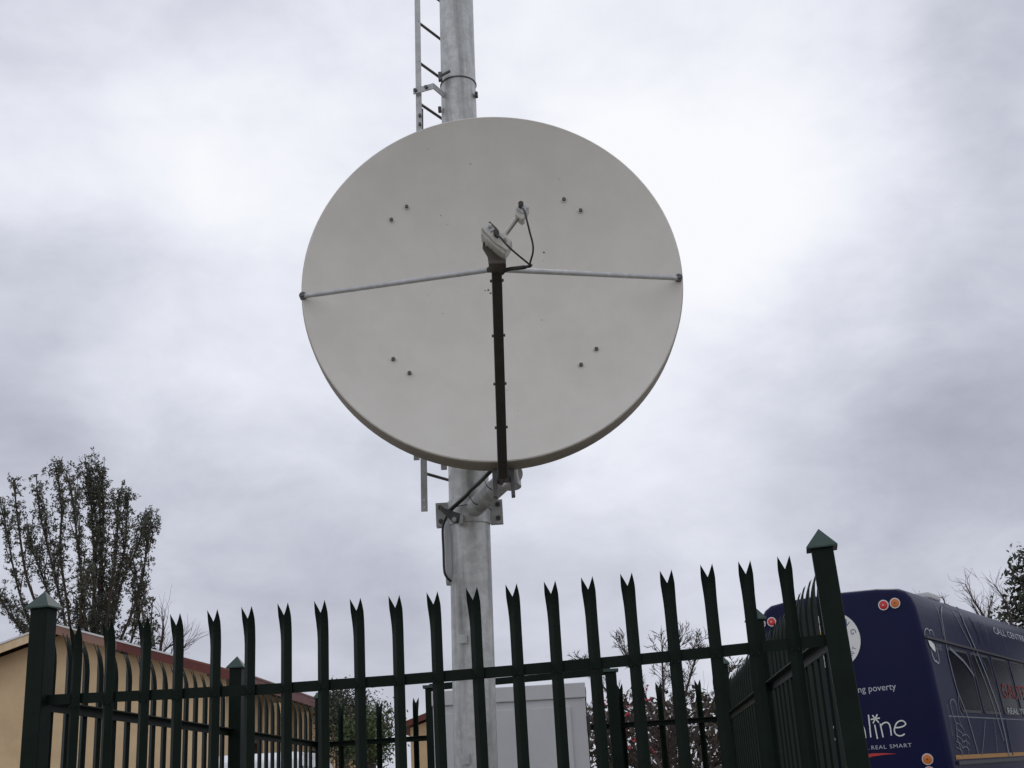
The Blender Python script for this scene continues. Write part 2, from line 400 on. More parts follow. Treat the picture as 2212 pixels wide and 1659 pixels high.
run('palisade_fence', DL, CR, (.12, 1), 22, 'rear run of green palisade fence behind the white cabinet', [(3.30, 2.54)], zt=2.38, zr=2.08)
# gate frame in the rear fence
gf = empty('gate_frame', label='dark green steel gate frame with flat-topped post, standing over the white cabinet', cat='gate')
a = Vector((-.80, 9.86, 2.443)); b = Vector((.636, 9.69, 2.470))
m = MB(); m.bar(a, b, .05, .05); m.build('crossbeam', M['green'], gf, bevel=.003)
for (p, w) in ((a, .07), (b, .084)):
    m = MB(); m.box((p.x, p.y, p.z/2-.01), (w, w, p.z)); o = m.build('gate_post', M['green'], gf, bevel=.003)
    m = MB(); m.box((p.x, p.y, p.z+.004), (w+.035, w+.035, .022)); m.build('post_cap', M['cap'], o)

# ------------------------------------------------------------------ mast
LEAN = math.radians(1.15)
PX0, PY0 = -.3195, 6.1
def axis(z): return Vector((PX0+math.tan(LEAN)*z, PY0, z))
mast = empty('mast', (0, 0, 0), label='tall grey galvanised steel pole carrying the big dish', cat='pole')
m = MB(); zs = [0, 1, 2, 3, 4, 5, 5.66]; m.tube([axis(z) for z in zs], [.1095-.0015*z for z in zs], 40); m.build('shaft', M['galv'], mast, smooth=True)
m = MB(); m.tube([axis(z) for z in (5.66, 7, 9, 12)], [.1005, .099, .096, .09], 40); m.build('shaft', M['galv'], mast, smooth=True)
def ring(z, r, h, t, name, mt, parent, z2=None):
    c = axis(z); m = MB(); n = 40
    for i in range(n):
        a = 2*math.pi*i/n
        for (rr, zz) in ((r, -h/2), (r+t, -h/2), (r+t, h/2), (r, h/2)): m.v.append(c+Vector((rr*math.cos(a), rr*math.sin(a), zz)))
    for i in range(n):
        for j in range(4): m.face([i*4+j, i*4+(j+1) % 4, ((i+1) % n)*4+(j+1) % 4, ((i+1) % n)*4+j])
    return m.build(name, mt, parent, smooth=True)

# earthing lugs and the small inspection plates on the pole
p = aty(999, 1380, 5.985); m = MB(); m.box(p, (.042, .006, .042)); m.box(p+Vector((.020, -.005, -.001)), (.003, .008, .042)); m.build('lug_plate', M['galv2'], mast)
p = aty(1004, 1640, 5.985); m = MB(); m.box(p, (.05, .006, .045)); m.box(p+Vector((.022, -.006, .01)), (.003, .008, .05)); m.build('lug_plate', M['galv2'], mast)
# oval cable entry box on the left flank
hz = aty(972, 1190, 6.06).z; c0 = axis(hz)+Vector((-.090, .0, 0)); m = MB()
pr = []
for i in range(24):
    a = 2*math.pi*i/24; pr.append(c0+Vector((0, .052*math.cos(a), .17*(1 if math.sin(a) > 0 else -1)*abs(math.sin(a))**.6)))
m.prism(pr, (-.040, 0, 0)); m.build('cable_hatch', M['grey'], mast, bevel=.006)

# clamp below the dish and the stand-off tube
mc = empty('dish_mount', label='galvanised clamp and slanting stand-off tube fixed to the pole under the dish', cat='bracket')
zc = 3.00; ac = axis(zc)
for sx_ in (-1, 1):
    m = MB(); m.box((ac.x+sx_*.140, 6.085, zc), (.065, .010, .125)); m.box((ac.x+sx_*.140, 6.12, zc), (.065, .010, .125))
    m.build('clamp_plate', M['galv2'], mc, bevel=.002)
    for dz in (-.036, .036):
        q = Vector((ac.x+sx_*.148, 6.06, zc+dz)); m = MB(); m.tube([q+Vector((0, 0, 0)), q+Vector((0, .09, 0))], .006, 6); m.tube([q+Vector((0, .008, 0)), q+Vector((0, .020, 0))], .013, 6)
        m.build('clamp_bolt', M['galvdark'], mc)
m = MB(); m.prism([ac+Vector((.113*math.cos(a), .113*math.sin(a), -.062)) for a in [math.radians(180+180*i/16) for i in range(17)]], (0, 0, .124)); m.build('saddle', M['galv'], mc, smooth=True)
t0 = ac+Vector((.015, -.05, .005)); t1 = Vector((-.03, 5.50, 3.045))
m = MB(); m.tube([t0, t1], .047, 24); m.build('standoff_tube', M['galv'], mc, smooth=True)
m = MB(); m.tube([t1+Vector((0, .01, -.06)), t1+Vector((0, .19, .9))], .045, 24); m.build('riser_tube', M['galv'], mc, smooth=True)
m = MB(); m.tube([t1, t1+(t1-t0).normalized()*.02], .052, 24); m.build('tube_cap', M['galv2'], mc, smooth=True)
m = MB(); m.box((-.05, 5.70, 3.95), (.5, .08, .10)); m.bar((-.05, 5.66, 3.7), (-.20, 6.0, 3.7), .08, .1); m.build('back_beam', M['galv2'], mc)

# ------------------------------------------------------------------ ladder
ld = empty('ladder', label='galvanised cat ladder running up the left side of the pole', cat='ladder')
def lst(z): return Vector((-.425-math.tan(LEAN)*(5.9-z), 6.0, z))
rv = Vector((math.cos(math.radians(57)), math.sin(math.radians(57)), 0))*.40
def stile(off, z0, z1, nm='stile'):
    m = MB(); a = lst(z0)+off; b = lst(z1)+off; m.bar(a, b, .006, .033, ref=(1, 0, 0)); return m
z0 = atz(917, 1104, 1).z
zb = aty(917, 1105, 6.0).z; 
for off in (Vector((0, 0, 0)), rv):
    st = stile(off, zb, 11.0).build('stile', M['galv2'], ld)
    m = MB()
    for dz in (.022, .058):
        q = lst(zb+dz)+off; m.tube([q+Vector((0, -.0045, 0)), q+Vector((0, -.003, 0))], .0045, 10)
    m.build('bolt_hole', M['logo'], st)
zz0 = aty(913, 222, 6.0).z; k = -12
while k < 22:
    z = zz0+k*.272; k += 1
    if z < zb+.1 or z > 10.8: continue
    a = lst(z); m = MB(); m.tube([a, a+rv], .0085, 8); m.build('rung', M['galvdark'], ld, smooth=True)
for px_, py_ in ((907, 293/1.1718), (907, 315/1.1718)):
    q = aty(px_, py_, 5.995); m = MB(); m.tube([q, q+Vector((0, -.014, 0))], .009, 6); m.build('splice_bolt', M['galvdark'], ld)
q = aty(907, 255, 6.004); m = MB(); m.bar(q+Vector((.0, .0, -.09)), q+Vector((.004, 0, .06)), .006, .034, ref=(1, 0, 0)); m.build('splice_plate', M['galvdark'], ld)
# stand-off bracket to the strap
lb = empty('ladder_bracket', label='cranked flat-bar bracket and pole strap holding the ladder above the dish', cat='bracket')
q0 = aty(891, 199, 5.97); q1 = aty(932, 181, 5.93); q1.z = q0.z; q2 = aty(952, 197, 6.06); q2.z = q0.z
q0 = aty(891, 196, 5.975)
def plate(a, b, h, t, nm, mt, par):
    m = MB(); m.bar(a, b, t, h, ref=(0, 0, 1)); return m.build(nm, mt, par)
e0 = aty(893, 198, 5.985); zB = e0.z; 
def atzz(x, y): return atz(x, y, zB)
e1 = e0+Vector((.118, -.045, 0)); e2 = e1+Vector((.085, .16, 0))
plate(e0, e1, .036, .006, 'bracket_arm', M['galv2'], lb); plate(e1, e2, .036, .006, 'bracket_arm', M['galv2'], lb)
for t in (.12, .66):
    q = e0.lerp(e1, t)+Vector((0, -.004, 0)); m = MB(); m.tube([q, q+Vector((-.005, -.014, 0))], .010, 6); m.build('bracket_bolt', M['galvdark'], lb)
zS = aty(985, 166, 6.0).z
c = axis(zS); m = MB(); n = 40
for i in range(n):
    a = 2*math.pi*i/n
    for (rr, h) in ((.1, 0), (.1065, 0), (.1065, .006), (.1, .006)): m.v.append(Vector((c.x+rr*math.cos(a), c.y+rr*math.sin(a), zS+h)))
for i in range(n):
    for j in range(4): m.face([i*4+j, i*4+(j+1) % 4, ((i+1) % n)*4+(j+1) % 4, ((i+1) % n)*4+j])
m.build('strap', M['galvdark'], lb, smooth=True)
q = aty(962, 160, 5.985); m = MB(); m.tube([q+Vector((-.03, 0, -.012)), q+Vector((.028, -.01, .012))], .008, 8); m.box(q+Vector((-.03, .01, -.01)), (.022, .03, .05)); m.build('strap_buckle', M['galvdark'], lb)
for (x, y) in ((1029, 205), (950, 237)):
    q = aty(x, y, 6.05); m = MB(); m.box(q, (.018, .03, .026)); m.tube([q+Vector((0, -.016, .004)), q+Vector((0, -.022, .004))], .007, 6); m.build('strap_lug', M['galvdark'], lb)
# lower ladder bracket lugs, seen just under the rim
q = aty(900, 988, 6.0); m = MB(); m.box(q, (.03, .006, .03)); m.build('bracket_lug', M['galv2'], lb)
q = aty(959, 1008, 6.0); m = MB(); m.box(q, (.03, .02, .03)); m.build('bracket_lug', M['galv2'], lb)

# ------------------------------------------------------------------ dish
DC = Vector((-.064, 5.25, 3.950)); TILT = math.radians(8); RX, RZ = .903, .955; DEP = .20
dish = empty('satellite_dish', DC, label='large pale beige satellite dish with struts and feed, mounted on the pole', cat='satellite dish')
Rd = Matrix.Rotation(-TILT, 3, 'X') @ Matrix.Rotation(math.radians(1.0), 3, 'Z')
def dl(x, y, z): return Rd @ Vector((x, y, z))     # dish-local: -y is the facing direction, rim plane at y=0
m = MB(); nr, na = 26, 128
def ringpts(r, y, k=1.0): return [dl(RX*r*k*math.sin(2*math.pi*i/na), y, RZ*r*k*math.cos(2*math.pi*i/na)) for i in range(na)]
m.v.append(dl(0, DEP, 0)); rings = []
def addring(r, y):
    b = len(m.v); m.v.extend(ringpts(r, y)); 
    if not rings:
        for i in range(na): m.face([0, b+i, b+(i+1) % na])
    else:
        a = rings[-1]
        for i in range(na): m.face([a+i, a+(i+1) % na, b+(i+1) % na, b+i])
    rings.append(b)
for j in range(1, nr+1):
    r = .985*j/nr; addring(r, DEP*(1-(j/nr)**2)+.002)
for r, y in ((.992, -.001), (.9975, .002)): addring(r, y)
m.build('reflector', M['dish'], dish, smooth=True)
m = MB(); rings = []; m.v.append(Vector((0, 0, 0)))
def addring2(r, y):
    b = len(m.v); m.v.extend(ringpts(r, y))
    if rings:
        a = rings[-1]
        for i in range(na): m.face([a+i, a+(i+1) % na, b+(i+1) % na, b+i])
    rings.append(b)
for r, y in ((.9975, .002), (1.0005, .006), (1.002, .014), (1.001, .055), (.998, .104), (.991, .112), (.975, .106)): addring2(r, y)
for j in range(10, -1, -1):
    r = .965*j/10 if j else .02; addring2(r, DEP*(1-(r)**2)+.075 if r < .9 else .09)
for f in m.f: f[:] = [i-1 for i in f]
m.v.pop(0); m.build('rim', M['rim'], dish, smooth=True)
for o in dish.children: o.data.set_sharp_from_angle(angle=math.radians(50))
def dsurf(r2): return DEP*(1-r2)
def hit_dish(x, y):
    Yq = 5.35
    for _ in range(12):
        v = Rd.inverted() @ (aty(x, y, Yq)-DC); a = dl(v.x, dsurf((v.x/RX)**2+(v.z/RZ)**2)+.004, v.z); Yq += (a.y+DC.y-Yq)*.8
    return v, a
for (x, y) in ((879, 449), (846, 477), (1218, 433), (1254, 457), (850, 778), (885, 808), (1288, 756), (1255, 790)):
    v, a = hit_dish(x, y)
    m = MB(); m.tube([a, a+dl(0, -.007, 0)], .0145, 14); w = m.build('bolt_washer', M['dish'], dish)
    m = MB(); m.tube([a+dl(0, -.006, 0), a+dl(0, -.017, 0)], .0095, 6); m.build('bolt_head', M['bracket'], w)
# back ribs (seen only from the side)
for k in (-1, 1):
    m = MB(); m.bar(dl(k*.32, .37, -.45), dl(k*.32, .37, .45), .05, .08, ref=(0, 1, 0)); m.build('back_rib', M['galv2'], dish)
m = MB(); m.box(dl(0, .42, 0), (.75, .06, .12)); m.build('back_plate', M['galv2'], dish)
def W2(x, y, Y): return aty(x, y, Y)-DC
# feed arm
A0 = W2(1086, 1030, 5.085); A1 = W2(1072, 560, 4.46)
m = MB(); m.bar(A0, A1, .041, .041); arm = m.build('feed_arm', M['arm'], dish, bevel=.003)
for (x, y) in ((1073, 606), (1076, 725), (1079, 829), (1081, 923)):
    t = (y-560)/(1026-560); 
    # depth along the arm follows perspective: find the arm point that projects to this row
    best = min([i/400 for i in range(401)], key=lambda s: abs(((lambda p: 829.5-FPX*((p-CAM).dot(UP))/((p-CAM).dot(FW)))(A1.lerp(A0, s)+DC))-y))
    q = A1.lerp(A0, best); m = MB(); ax = (A0-A1).normalized(); a = ax.normalized()
    m.tube([q+Vector((-.028, 0, 0)), q+Vector((.028, 0, 0))], .0065, 8); m.build('arm_bolt', M['galvdark'], arm)
# struts
for (sx_, ex, ey, ix, iy) in ((-1, 655, 640, 1055, 583), (1, 1466, 601, 1092, 583)):
    r0 = dl(sx_*RX*.985, -.010, 0); e = W2(ex, ey, (DC+r0).y); i_ = W2(ix, iy, 4.50)
    m = MB(); m.tube([e, i_], .0115, 12); st = m.build('strut', M['galv2'], dish, smooth=True)
    m = MB(); m.tube([e+Vector((0, -.014, 0)), e+Vector((0, .02, 0))], .018, 12); m.tube([e+Vector((0, -.024, 0)), e+Vector((0, -.012, 0))], .010, 6); m.build('strut_bolt', M['galvdark'], st)
    m = MB(); m.bar(i_, i_+Vector((-sx_*.035, 0, .004)), .006, .024); m.tube([i_+Vector((-sx_*.02, -.014, .006)), i_+Vector((-sx_*.02, .014, .006))], .010, 6); m.build('strut_lug', M['galvdark'], st)
# root of the arm: two hanging yoke legs
def pxbox(parent, nm, mt, poly, Y, dep, bev=0):
    m = MB(); m.prism([W2(x, y, Y) for x, y in poly], (0, dep, 0)); return m.build(nm, mt, parent, bevel=bev)
def z5(x, y): return ((980+x/4.1475)*.8534, (1100+y/4.1475)*.8534)
pxbox(dish, 'yoke_leg', M['galvdark'], [z5(1098, 340), z5(1160, 340), z5(1162, 655), z5(1115, 650)], 5.19, .045, .003)
pxbox(dish, 'yoke_leg', M['galvdark'], [z5(1285, 330), z5(1332, 330), z5(1345, 640), z5(1305, 645)], 5.19, .045, .003)
pxbox(dish, 'yoke_crosspiece', M['arm'], [z5(1150, 370), z5(1290, 370), z5(1290, 435), z5(1215, 440), z5(1210, 465), z5(1175, 465), z5(1150, 440)], 5.11, .12, .003)
# bracket at the head of the arm, transmitter, rod and receiver
def z6(x, y): return ((1150+x/5.53)*.8534, (460+y/5.53)*.8534)
hd = pxbox(dish, 'feed_bracket', M['bracket'], [z6(*p) for p in ((478, 1150), (718, 1140), (728, 1030), (810, 870), (640, 790), (400, 820), (393, 925), (465, 1045))], 4.40, .012, .002)
pxbox(dish, 'feed_bracket', M['bracket'], [z6(*p) for p in ((478, 1150), (718, 1140), (722, 1080), (474, 1090))], 4.385, .09, .002)
tx = pxbox(dish, 'transmitter', M['lnb'], [z6(*p) for p in ((372, 650), (485, 540), (612, 650), (640, 700), (690, 705), (812, 830), (718, 985), (700, 1010), (590, 925), (370, 735))], 4.335, .075, .004)
pxbox(tx, 'casting_rib', M['lnb'], [z6(*p) for p in ((376, 640), (410, 625), (600, 790), (770, 905), (735, 960), (560, 840))], 4.322, .014, .002)
pxbox(tx, 'cover_plate', M['grey'], [z6(*p) for p in ((400, 625), (490, 560), (590, 650), (500, 700))], 4.326, .01, .001)
pxbox(tx, 'nameplate', M['bracket'], [z6(*p) for p in ((480, 560), (500, 555), (600, 650), (585, 662))], 4.322, .006)
for x, y in ((498, 640), (705, 815)):
    q = W2(*z6(x, y), 4.330); m = MB(); m.tube([q, q+Vector((0, -.022, 0))], .0075, 10); m.tube([q+Vector((0, -.021, 0)), q+Vector((0, -.024, 0))], .004, 8); m.build('cap_screw', M['lnb'], tx)
for x, y in ((430, 860), (455, 890), (540, 940)):
    q = W2(*z6(x, y), 4.395); m = MB(); m.tube([q, q+Vector((0, -.012, 0))], .007, 6); m.build('bracket_screw', M['galvdark'] if x != 455 else M['lnb'], hd)
q = W2(*z6(590, 745), 4.325); m = MB(); m.tube([q+Vector((0, .01, 0)), q+Vector((0, -.03, 0))], .0115, 12); m.build('cable_port', M['arm'], tx)
f0 = W2(*z6(600, 800), 4.41); m = MB(); m.tube([f0, f0+Vector((.0, .05, .01)), f0+Vector((0, .13, .03))], [.03, .035, .055], 24); m.build('feed_horn', M['lnb'], dish, smooth=True)
r0 = W2(*z6(715, 735), 4.38); r1 = W2(*z6(905, 470), 4.36); m = MB(); m.tube([r0, r1], .0105, 12); m.build('receiver_rod', M['lnb'], dish, smooth=True)
rod = m
m = MB(); a = W2(*z6(745, 725), 4.368); b = W2(*z6(905, 515), 4.35); m.bar(a, b, .004, .003); m.build('rod_seam', M['bracket'], dish)
rx = pxbox(dish, 'receiver', M['lnb'], [z6(*p) for p in ((940, 268), (1050, 350), (1020, 430), (975, 450), (985, 500), (945, 530), (845, 455), (858, 370))], 4.335, .055, .003)
pxbox(rx, 'cover_plate', M['grey'], [z6(*p) for p in ((940, 290), (1035, 352), (960, 440), (868, 372))], 4.327, .01, .002)
q = W2(*z6(932, 340), 4.325); m = MB(); m.tube([q+Vector((0, .01, 0)), q+Vector((0, -.025, 0))], .0105, 12); m.build('cable_port', M['arm'], rx)
# feed cables
def zc_(pts): return spline([W2(*z6(x, y), Y) for x, y, Y in pts], 8)
m = MB(); m.tube(zc_([(932, 335, 4.31), (975, 400, 4.285), (1020, 560, 4.28), (1060, 720, 4.29), (1098, 870, 4.30), (1100, 990, 4.31), (1062, 1130, 4.33), (1068, 1170, 4.34)]), .0040, 8); m.build('feed_cable', M['cable'], dish, smooth=True)
m = MB(); m.tube(zc_([(590, 740, 4.30), (640, 775, 4.285), (740, 890, 4.285), (860, 1000, 4.30), (1000, 1115, 4.32), (1070, 1172, 4.335)]), .0040, 8); m.build('feed_cable', M['cable'], dish, smooth=True)
m = MB(); m.tube(zc_([(1085, 1165, 4.33), (1040, 1185, 4.345), (920, 1205, 4.37), (780, 1222, 4.42), (700, 1245, 4.43), (660, 1285, 4.44)]), [.004]*4+[.0065]*8+[.0085]*20+[.009]*9, 10); m.build('cable_sleeve', M['cable'], dish, smooth=True)
# rim wire ties, small stains are in the paint; scratches near the middle
for x, y, r in ((1055, 627, .005), (1060, 634, .005), (1048, 628, .003), (1175, 546, .005), (1152, 972, .006), (952, 466, .004)):
    v, a = hit_dish(x, y)
    m = MB(); m.tube([a, a+dl(0, -.004, 0)], r, 6); m.build('rivet', M['bracket'], dish)

# ------------------------------------------------------------------ cables on the pole
cb = empty('coax_cable', label='black cable hanging from the dish and looping down the left side of the pole', cat='cable')
def w5(x, y, Y): return aty(*z5(x, y), Y)
pts = [w5(1120, 350, 5.50), w5(1040, 430, 5.56), w5(960, 510, 5.68), w5(880, 580, 5.78), w5(820, 650, 5.88), w5(720, 740, 5.95), w5(660, 795, 5.97)]
m = MB(); m.tube(spline(pts, 6), .0105, 12); m.build('upper_cable', M['cable'], cb, smooth=True)
pts = [w5(650, 790, 5.97), w5(630, 850, 6.0), w5(598, 920, 6.03), w5(582, 1000, 6.02), w5(590, 1200, 6.02), w5(597, 1400, 6.02), w5(615, 1480, 6.02), w5(672, 1545, 6.03)]
m = MB(); m.tube(spline(pts, 6), .0062, 10); m.build('lower_cable', M['cable'], cb, smooth=True)
for (p_, q_, r_) in (((1022, 470), (1100, 580), ((1050, 540))), ((856, 640), (1000, 745), (920, 725))):
    m = MB(); m.tube(spline([w5(*p_, 5.70 if p_[0] > 1000 else 5.86), w5(*r_, 5.60 if p_[0] > 1000 else 5.84), w5(*q_, 5.62 if p_[0] > 1000 else 5.90)], 6), .0026, 6); m.build('cable_tie', M['cable'], cb)
m = MB(); m.tube(spline([w5(730, 755, 5.985), w5(830, 738, 5.972), w5(960, 738, 5.965), w5(1050, 760, 5.985), w5(1095, 795, 6.04)], 6), .0026, 6); m.build('cable_tie', M['cable'], cb)
sb = empty('cable_bracket', label='small slanted steel channel bolted to the pole where the cable bends', cat='bracket')
m = MB(); m.prism([w5(*p, 5.955) for p in ((560, 740), (600, 770), (770, 830), (745, 925), (700, 925), (600, 830), (560, 790))], (0, .03, 0)); m.build('channel', M['galvdark'], sb, bevel=.003)
m = MB(); m.prism([w5(*p, 5.945) for p in ((765, 845), (800, 835), (790, 925), (755, 940))], (0, .05, 0)); m.build('end_plate', M['galv2'], sb)
m = MB(); a = w5(705, 895, 5.95); m.tube([a, a+Vector((0, -.02, 0))], .012, 6); m.build('bracket_bolt', M['galv2'], sb)

# ------------------------------------------------------------------ cabinet
cab = empty('equipment_cabinet', (-.136, 7.6, 0), rz=math.radians(-.6), label='pale grey metal equipment cabinet standing behind the pole', cat='cabinet')
m = MB(); m.box((0, .36, 1.0735), (.935, .70, 2.147)); m.build('housing', M['whitebox'], cab, bevel=.004)
m = MB(); m.box((0, .355, 2.192), (.945, .722, .090)); m.build('lid', M['whitebox'], cab, bevel=.005)
m = MB(); m.box((-.043, -.001, 1.065), (.83, .016, 2.07)); dr = m.build('door', M['whitebox'], cab, bevel=.003)
m = MB(); m.box((.478, .02, 1.99), (.018, .03, .10)); m.build('hinge', M['arm'], cab, bevel=.002)
m = MB(); m.box((.478, .02, .5), (.018, .03, .10)); m.build('hinge', M['arm'], cab, bevel=.002)

# ------------------------------------------------------------------ peach house on the left
hs = empty('house', (-7.8, 20, 0), label='peach gabled house with red fascia behind the left fence', cat='house')
H0 = Vector((-7.8, 20, 0)); pitch = .312
EX, EZ = 3.27, 3.63; AP = EZ+EX*pitch; LEN = 15.6
def roofz(x): return AP-abs(x)*pitch
DX = .021                                    # the long side drifts slightly to the right going back
def hp(x, y, z): return Vector((x+DX*y, y, z))
wx = 2.78
m = MB(); m.prism([hp(-wx, .35, 0), hp(wx, .35, 0), hp(wx, .35, roofz(wx)-.14), hp(0, .35, AP-.14), hp(-wx, .35, roofz(wx)-.14)], (DX*.25, .25, 0)); m.build('gable_wall', M['peach'], hs)
# side wall with openings
m = MB()
opn = [(1.6, 2.9), (4.2, 5.5), (7.0, 8.3), (9.8, 11.1), (12.4, 13.6)]
y = .6
def sw(y0, y1, z0, z1): m.box(((2*wx-.22)/2+DX*(y0+y1)/2, (y0+y1)/2, (z0+z1)/2), (.22, y1-y0, z1-z0))
for a, b in opn:
    sw(y, a, 0, roofz(wx)-.16); sw(a, b, 2.75, roofz(wx)-.16); sw(a, b, 0, .9); y = b
sw(y, LEN-.6, 0, roofz(wx)-.16)
m.build('side_wall', M['peach'], hs)
for a, b in opn:
    m = MB(); x = wx-.13+DX*(a+b)/2; m.box((x, (a+b)/2, 1.825), (.05, b-a, 1.85)); w_ = m.build('window', M['glassdark'], hs)
    m = MB()
    for yy in (a+.04, (a+b)/2, b-.04): m.box((x+.04, yy, 1.825), (.05, .08, 1.85))
    for zz in (.94, 1.9, 2.71): m.box((x+.045, (a+b)/2, zz), (.05, b-a-.17, .07))
    m.build('window_frame', M['brown'], w_)
for yy in (2.2, 4.9, 7.6, 10.3, 13.0):
    m = MB(); m.box((wx+.40+DX*yy, yy, 1.66), (.16, .16, 3.32)); m.build('veranda_post', M['peach'], hs)
m = MB(); m.box((-wx+.11, LEN/2, 1.6), (.22, LEN-1.3, 3.2)); m.build('side_wall', M['peach'], hs)
m = MB(); m.prism([hp(-wx, LEN-.6, 0), hp(wx, LEN-.6, 0), hp(wx, LEN-.6, roofz(wx)-.14), hp(0, LEN-.6, AP-.14), hp(-wx, LEN-.6, roofz(wx)-.14)], (DX*.2, .2, 0)); m.build('gable_wall', M['peach'], hs)
for sg in (-1, 1):
    m = MB(); nw = 60
    for i in range(nw+1):
        yy = LEN*i/nw; dz = .012*math.sin(i*math.pi)
        for (x, z) in ((0, AP), (sg*(EX+.02), roofz(EX+.02))): m.v.append(hp(x, yy, z)); m.v.append(hp(x, yy, z-.03))
    for i in range(nw):
        a = i*4; b = a+4
        for q in ((0, 2, 6, 4), (1, 5, 7, 3), (2, 3, 7, 6), (0, 4, 5, 1)): m.face([a+k for k in q])
    m.face([0, 1, 3, 2]); m.face([nw*4+k for k in (0, 2, 3, 1)])
    m.build('roof', M['roofred'], hs)
    # eave fascia, gutter and dark soffit
    m = MB(); m.box((sg*(EX-.005)+DX*LEN/2, LEN/2, EZ-.115), (.03, LEN, .17)); o = m.build('fascia', M['redpaint'], hs)
    o.rotation_euler = (0, 0, 0)
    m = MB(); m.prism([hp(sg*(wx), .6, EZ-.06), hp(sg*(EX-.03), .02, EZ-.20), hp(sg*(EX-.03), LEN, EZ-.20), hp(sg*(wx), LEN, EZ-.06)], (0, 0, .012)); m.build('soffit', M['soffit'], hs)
    # barge boards: cream near the apex (right one browned as shade), red further down
    for (x0, x1, mt, nm) in ((0.0, 1.06 if sg > 0 else 1.0, M['brownboard'] if sg > 0 else M['cream'], 'barge_board'), (1.06 if sg > 0 else 1.0, EX, M['redpaint'], 'barge_board')):
        m = MB(); m.prism([Vector((sg*x0, -.02, roofz(x0)-.03)), Vector((sg*x1, -.02, roofz(x1)-.03)), Vector((sg*x1, -.02, roofz(x1)-.165)), Vector((sg*x0, -.02, roofz(x0)-.165))], (0, .03, 0)); m.build(nm, mt, hs)
    m = MB(); m.prism([Vector((0, -.035, AP+.004)), Vector((sg*2.0, -.035, roofz(2.0)+.004)), Vector((sg*2.0, -.035, roofz(2.0)-.026)), Vector((0, -.035, AP-.026))], (0, .06, 0)); m.build('roof_trim', M['metaledge'], hs)
    for xb in (1.10, 2.62):
        m = MB(); m.box((sg*xb, .18, roofz(xb)-.12), (.10, .38, .15), rotm('Y', sg*17)); m.build('purlin_end', M['soffit'], hs)
for c in hs.children:
    if c.name.startswith('fascia'):
        for v in c.data.vertices: v.co.x += DX*(v.co.y-LEN/2)
# second house, far behind
h2 = empty('house', (-2.0, 38, 0), label='distant peach house with red roof, half hidden by the cabinet', cat='house')
def g2(w, z0, ap, y0, y1, nm, mt, par):
    m = MB(); m.prism([Vector((-w, y0, 0)), Vector((w, y0, 0)), Vector((w, y0, z0)), Vector((0, y0, ap)), Vector((-w, y0, z0))], (0, y1-y0, 0)); return m.build(nm, mt, par)
g2(1.75, 3.55, 4.12, .3, 8.5, 'wall', M['peach'], h2)
for sg in (-1, 1):
    m = MB(); m.prism([Vector((0, 0, 4.36)), Vector((sg*2.15, 0, 3.66)), Vector((sg*2.15, 0, 3.48)), Vector((0, 0, 4.18))], (0, 9, 0)); m.build('roof', M['redpaint'], h2)
m = MB(); m.box((-.6, .27, 1.8), (.8, .06, 1.2)); m.build('window', M['glassdark'], h2)

# ------------------------------------------------------------------ bus
BA = Vector((5.147, 15.769)); BY = math.radians(57)
BM = Matrix.Translation((BA.x, BA.y, 0)) @ Matrix.Rotation(BY, 4, 'Z')
bus = empty('bus', (BA.x, BA.y, 0), BY, label='dark navy blue bus with white lettering, parked beyond the right fence', cat='bus')
PROF = [(0, .62), (-.03, 1.2), (-.03, 1.6), (-.015, 2.0), (.0, 2.35), (.03, 2.8), (.065, 3.15), (.10, 3.45), (.125, 3.6), (.165, 3.71), (.225, 3.79), (.32, 3.845), (.6, 3.88), (1.21, 3.90)]
WB = 2.42; BL = 10.5
def wof(z):
    P = PROF[:10]
    for (w0, z0), (w1, z1) in zip(P, P[1:]):
        if z0 <= z <= z1: return w0+(w1-w0)*(z-z0)/(z1-z0)
    return P[-1][0] if z > P[-1][1] else 0
full = PROF+[(WB-w, z) for w, z in PROF[::-1][1:]]
m = MB(); k = len(full)
stn = [(0, .075), (.008, .045), (.025, .022), (.055, .006), (.09, 0)]
stn = stn+[(BL-s, i) for s, i in stn[::-1]]
for s, ins in stn:
    for (w, z) in full:
        cx, cz = 1.21, 2.2; dw = -1 if w < .6 else (1 if w > WB-.6 else 0)
        w2 = w+ins*(1 if w < .33 else (-1 if w > WB-.33 else 0)); z2 = z-(ins if z > 3.65 else ins*.8*max(0, (z-3.3)/.35)) if z > 3.3 else z
        m.v.append(Vector((s, w2, z2)))
for i in range(len(stn)-1):
    for j in range(k-1): m.face([i*k+j, i*k+j+1, (i+1)*k+j+1, (i+1)*k+j])
    m.face([i*k+k-1, i*k, (i+1)*k, (i+1)*k+k-1])
m.face(list(range(k))); m.face([(len(stn)-1)*k+j for j in range(k)])
m.build('body', M['bus'], bus, smooth=True)
def q4(x, y): return ((1750+x/2.552)*.8534, (1294+y/2.552)*.8534)
def q2(x, y): return ((2192+x/3.05)*.8534, (1400+y/3.05)*.8534)
E1 = Vector((-math.sin(BY), math.cos(BY))); E2 = Vector((math.cos(BY), math.sin(BY)))
def rear(px_, py_):
    p = atplane(px_, py_, BA, E1); return ((Vector((p.x, p.y))-BA).dot(E1), p.z)
def side(px_, py_):
    off = 0
    for _ in range(5):
        B = BA+E1*off; p = atplane(px_, py_, B, E2); off = wof(p.z)
    return ((Vector((p.x, p.y))-BA).dot(E2), p.z)
def SP(s, z, o=.004): return Vector((s, wof(z)-o, z))
def RP(w, z, o=.004): return Vector((-o, w, z))
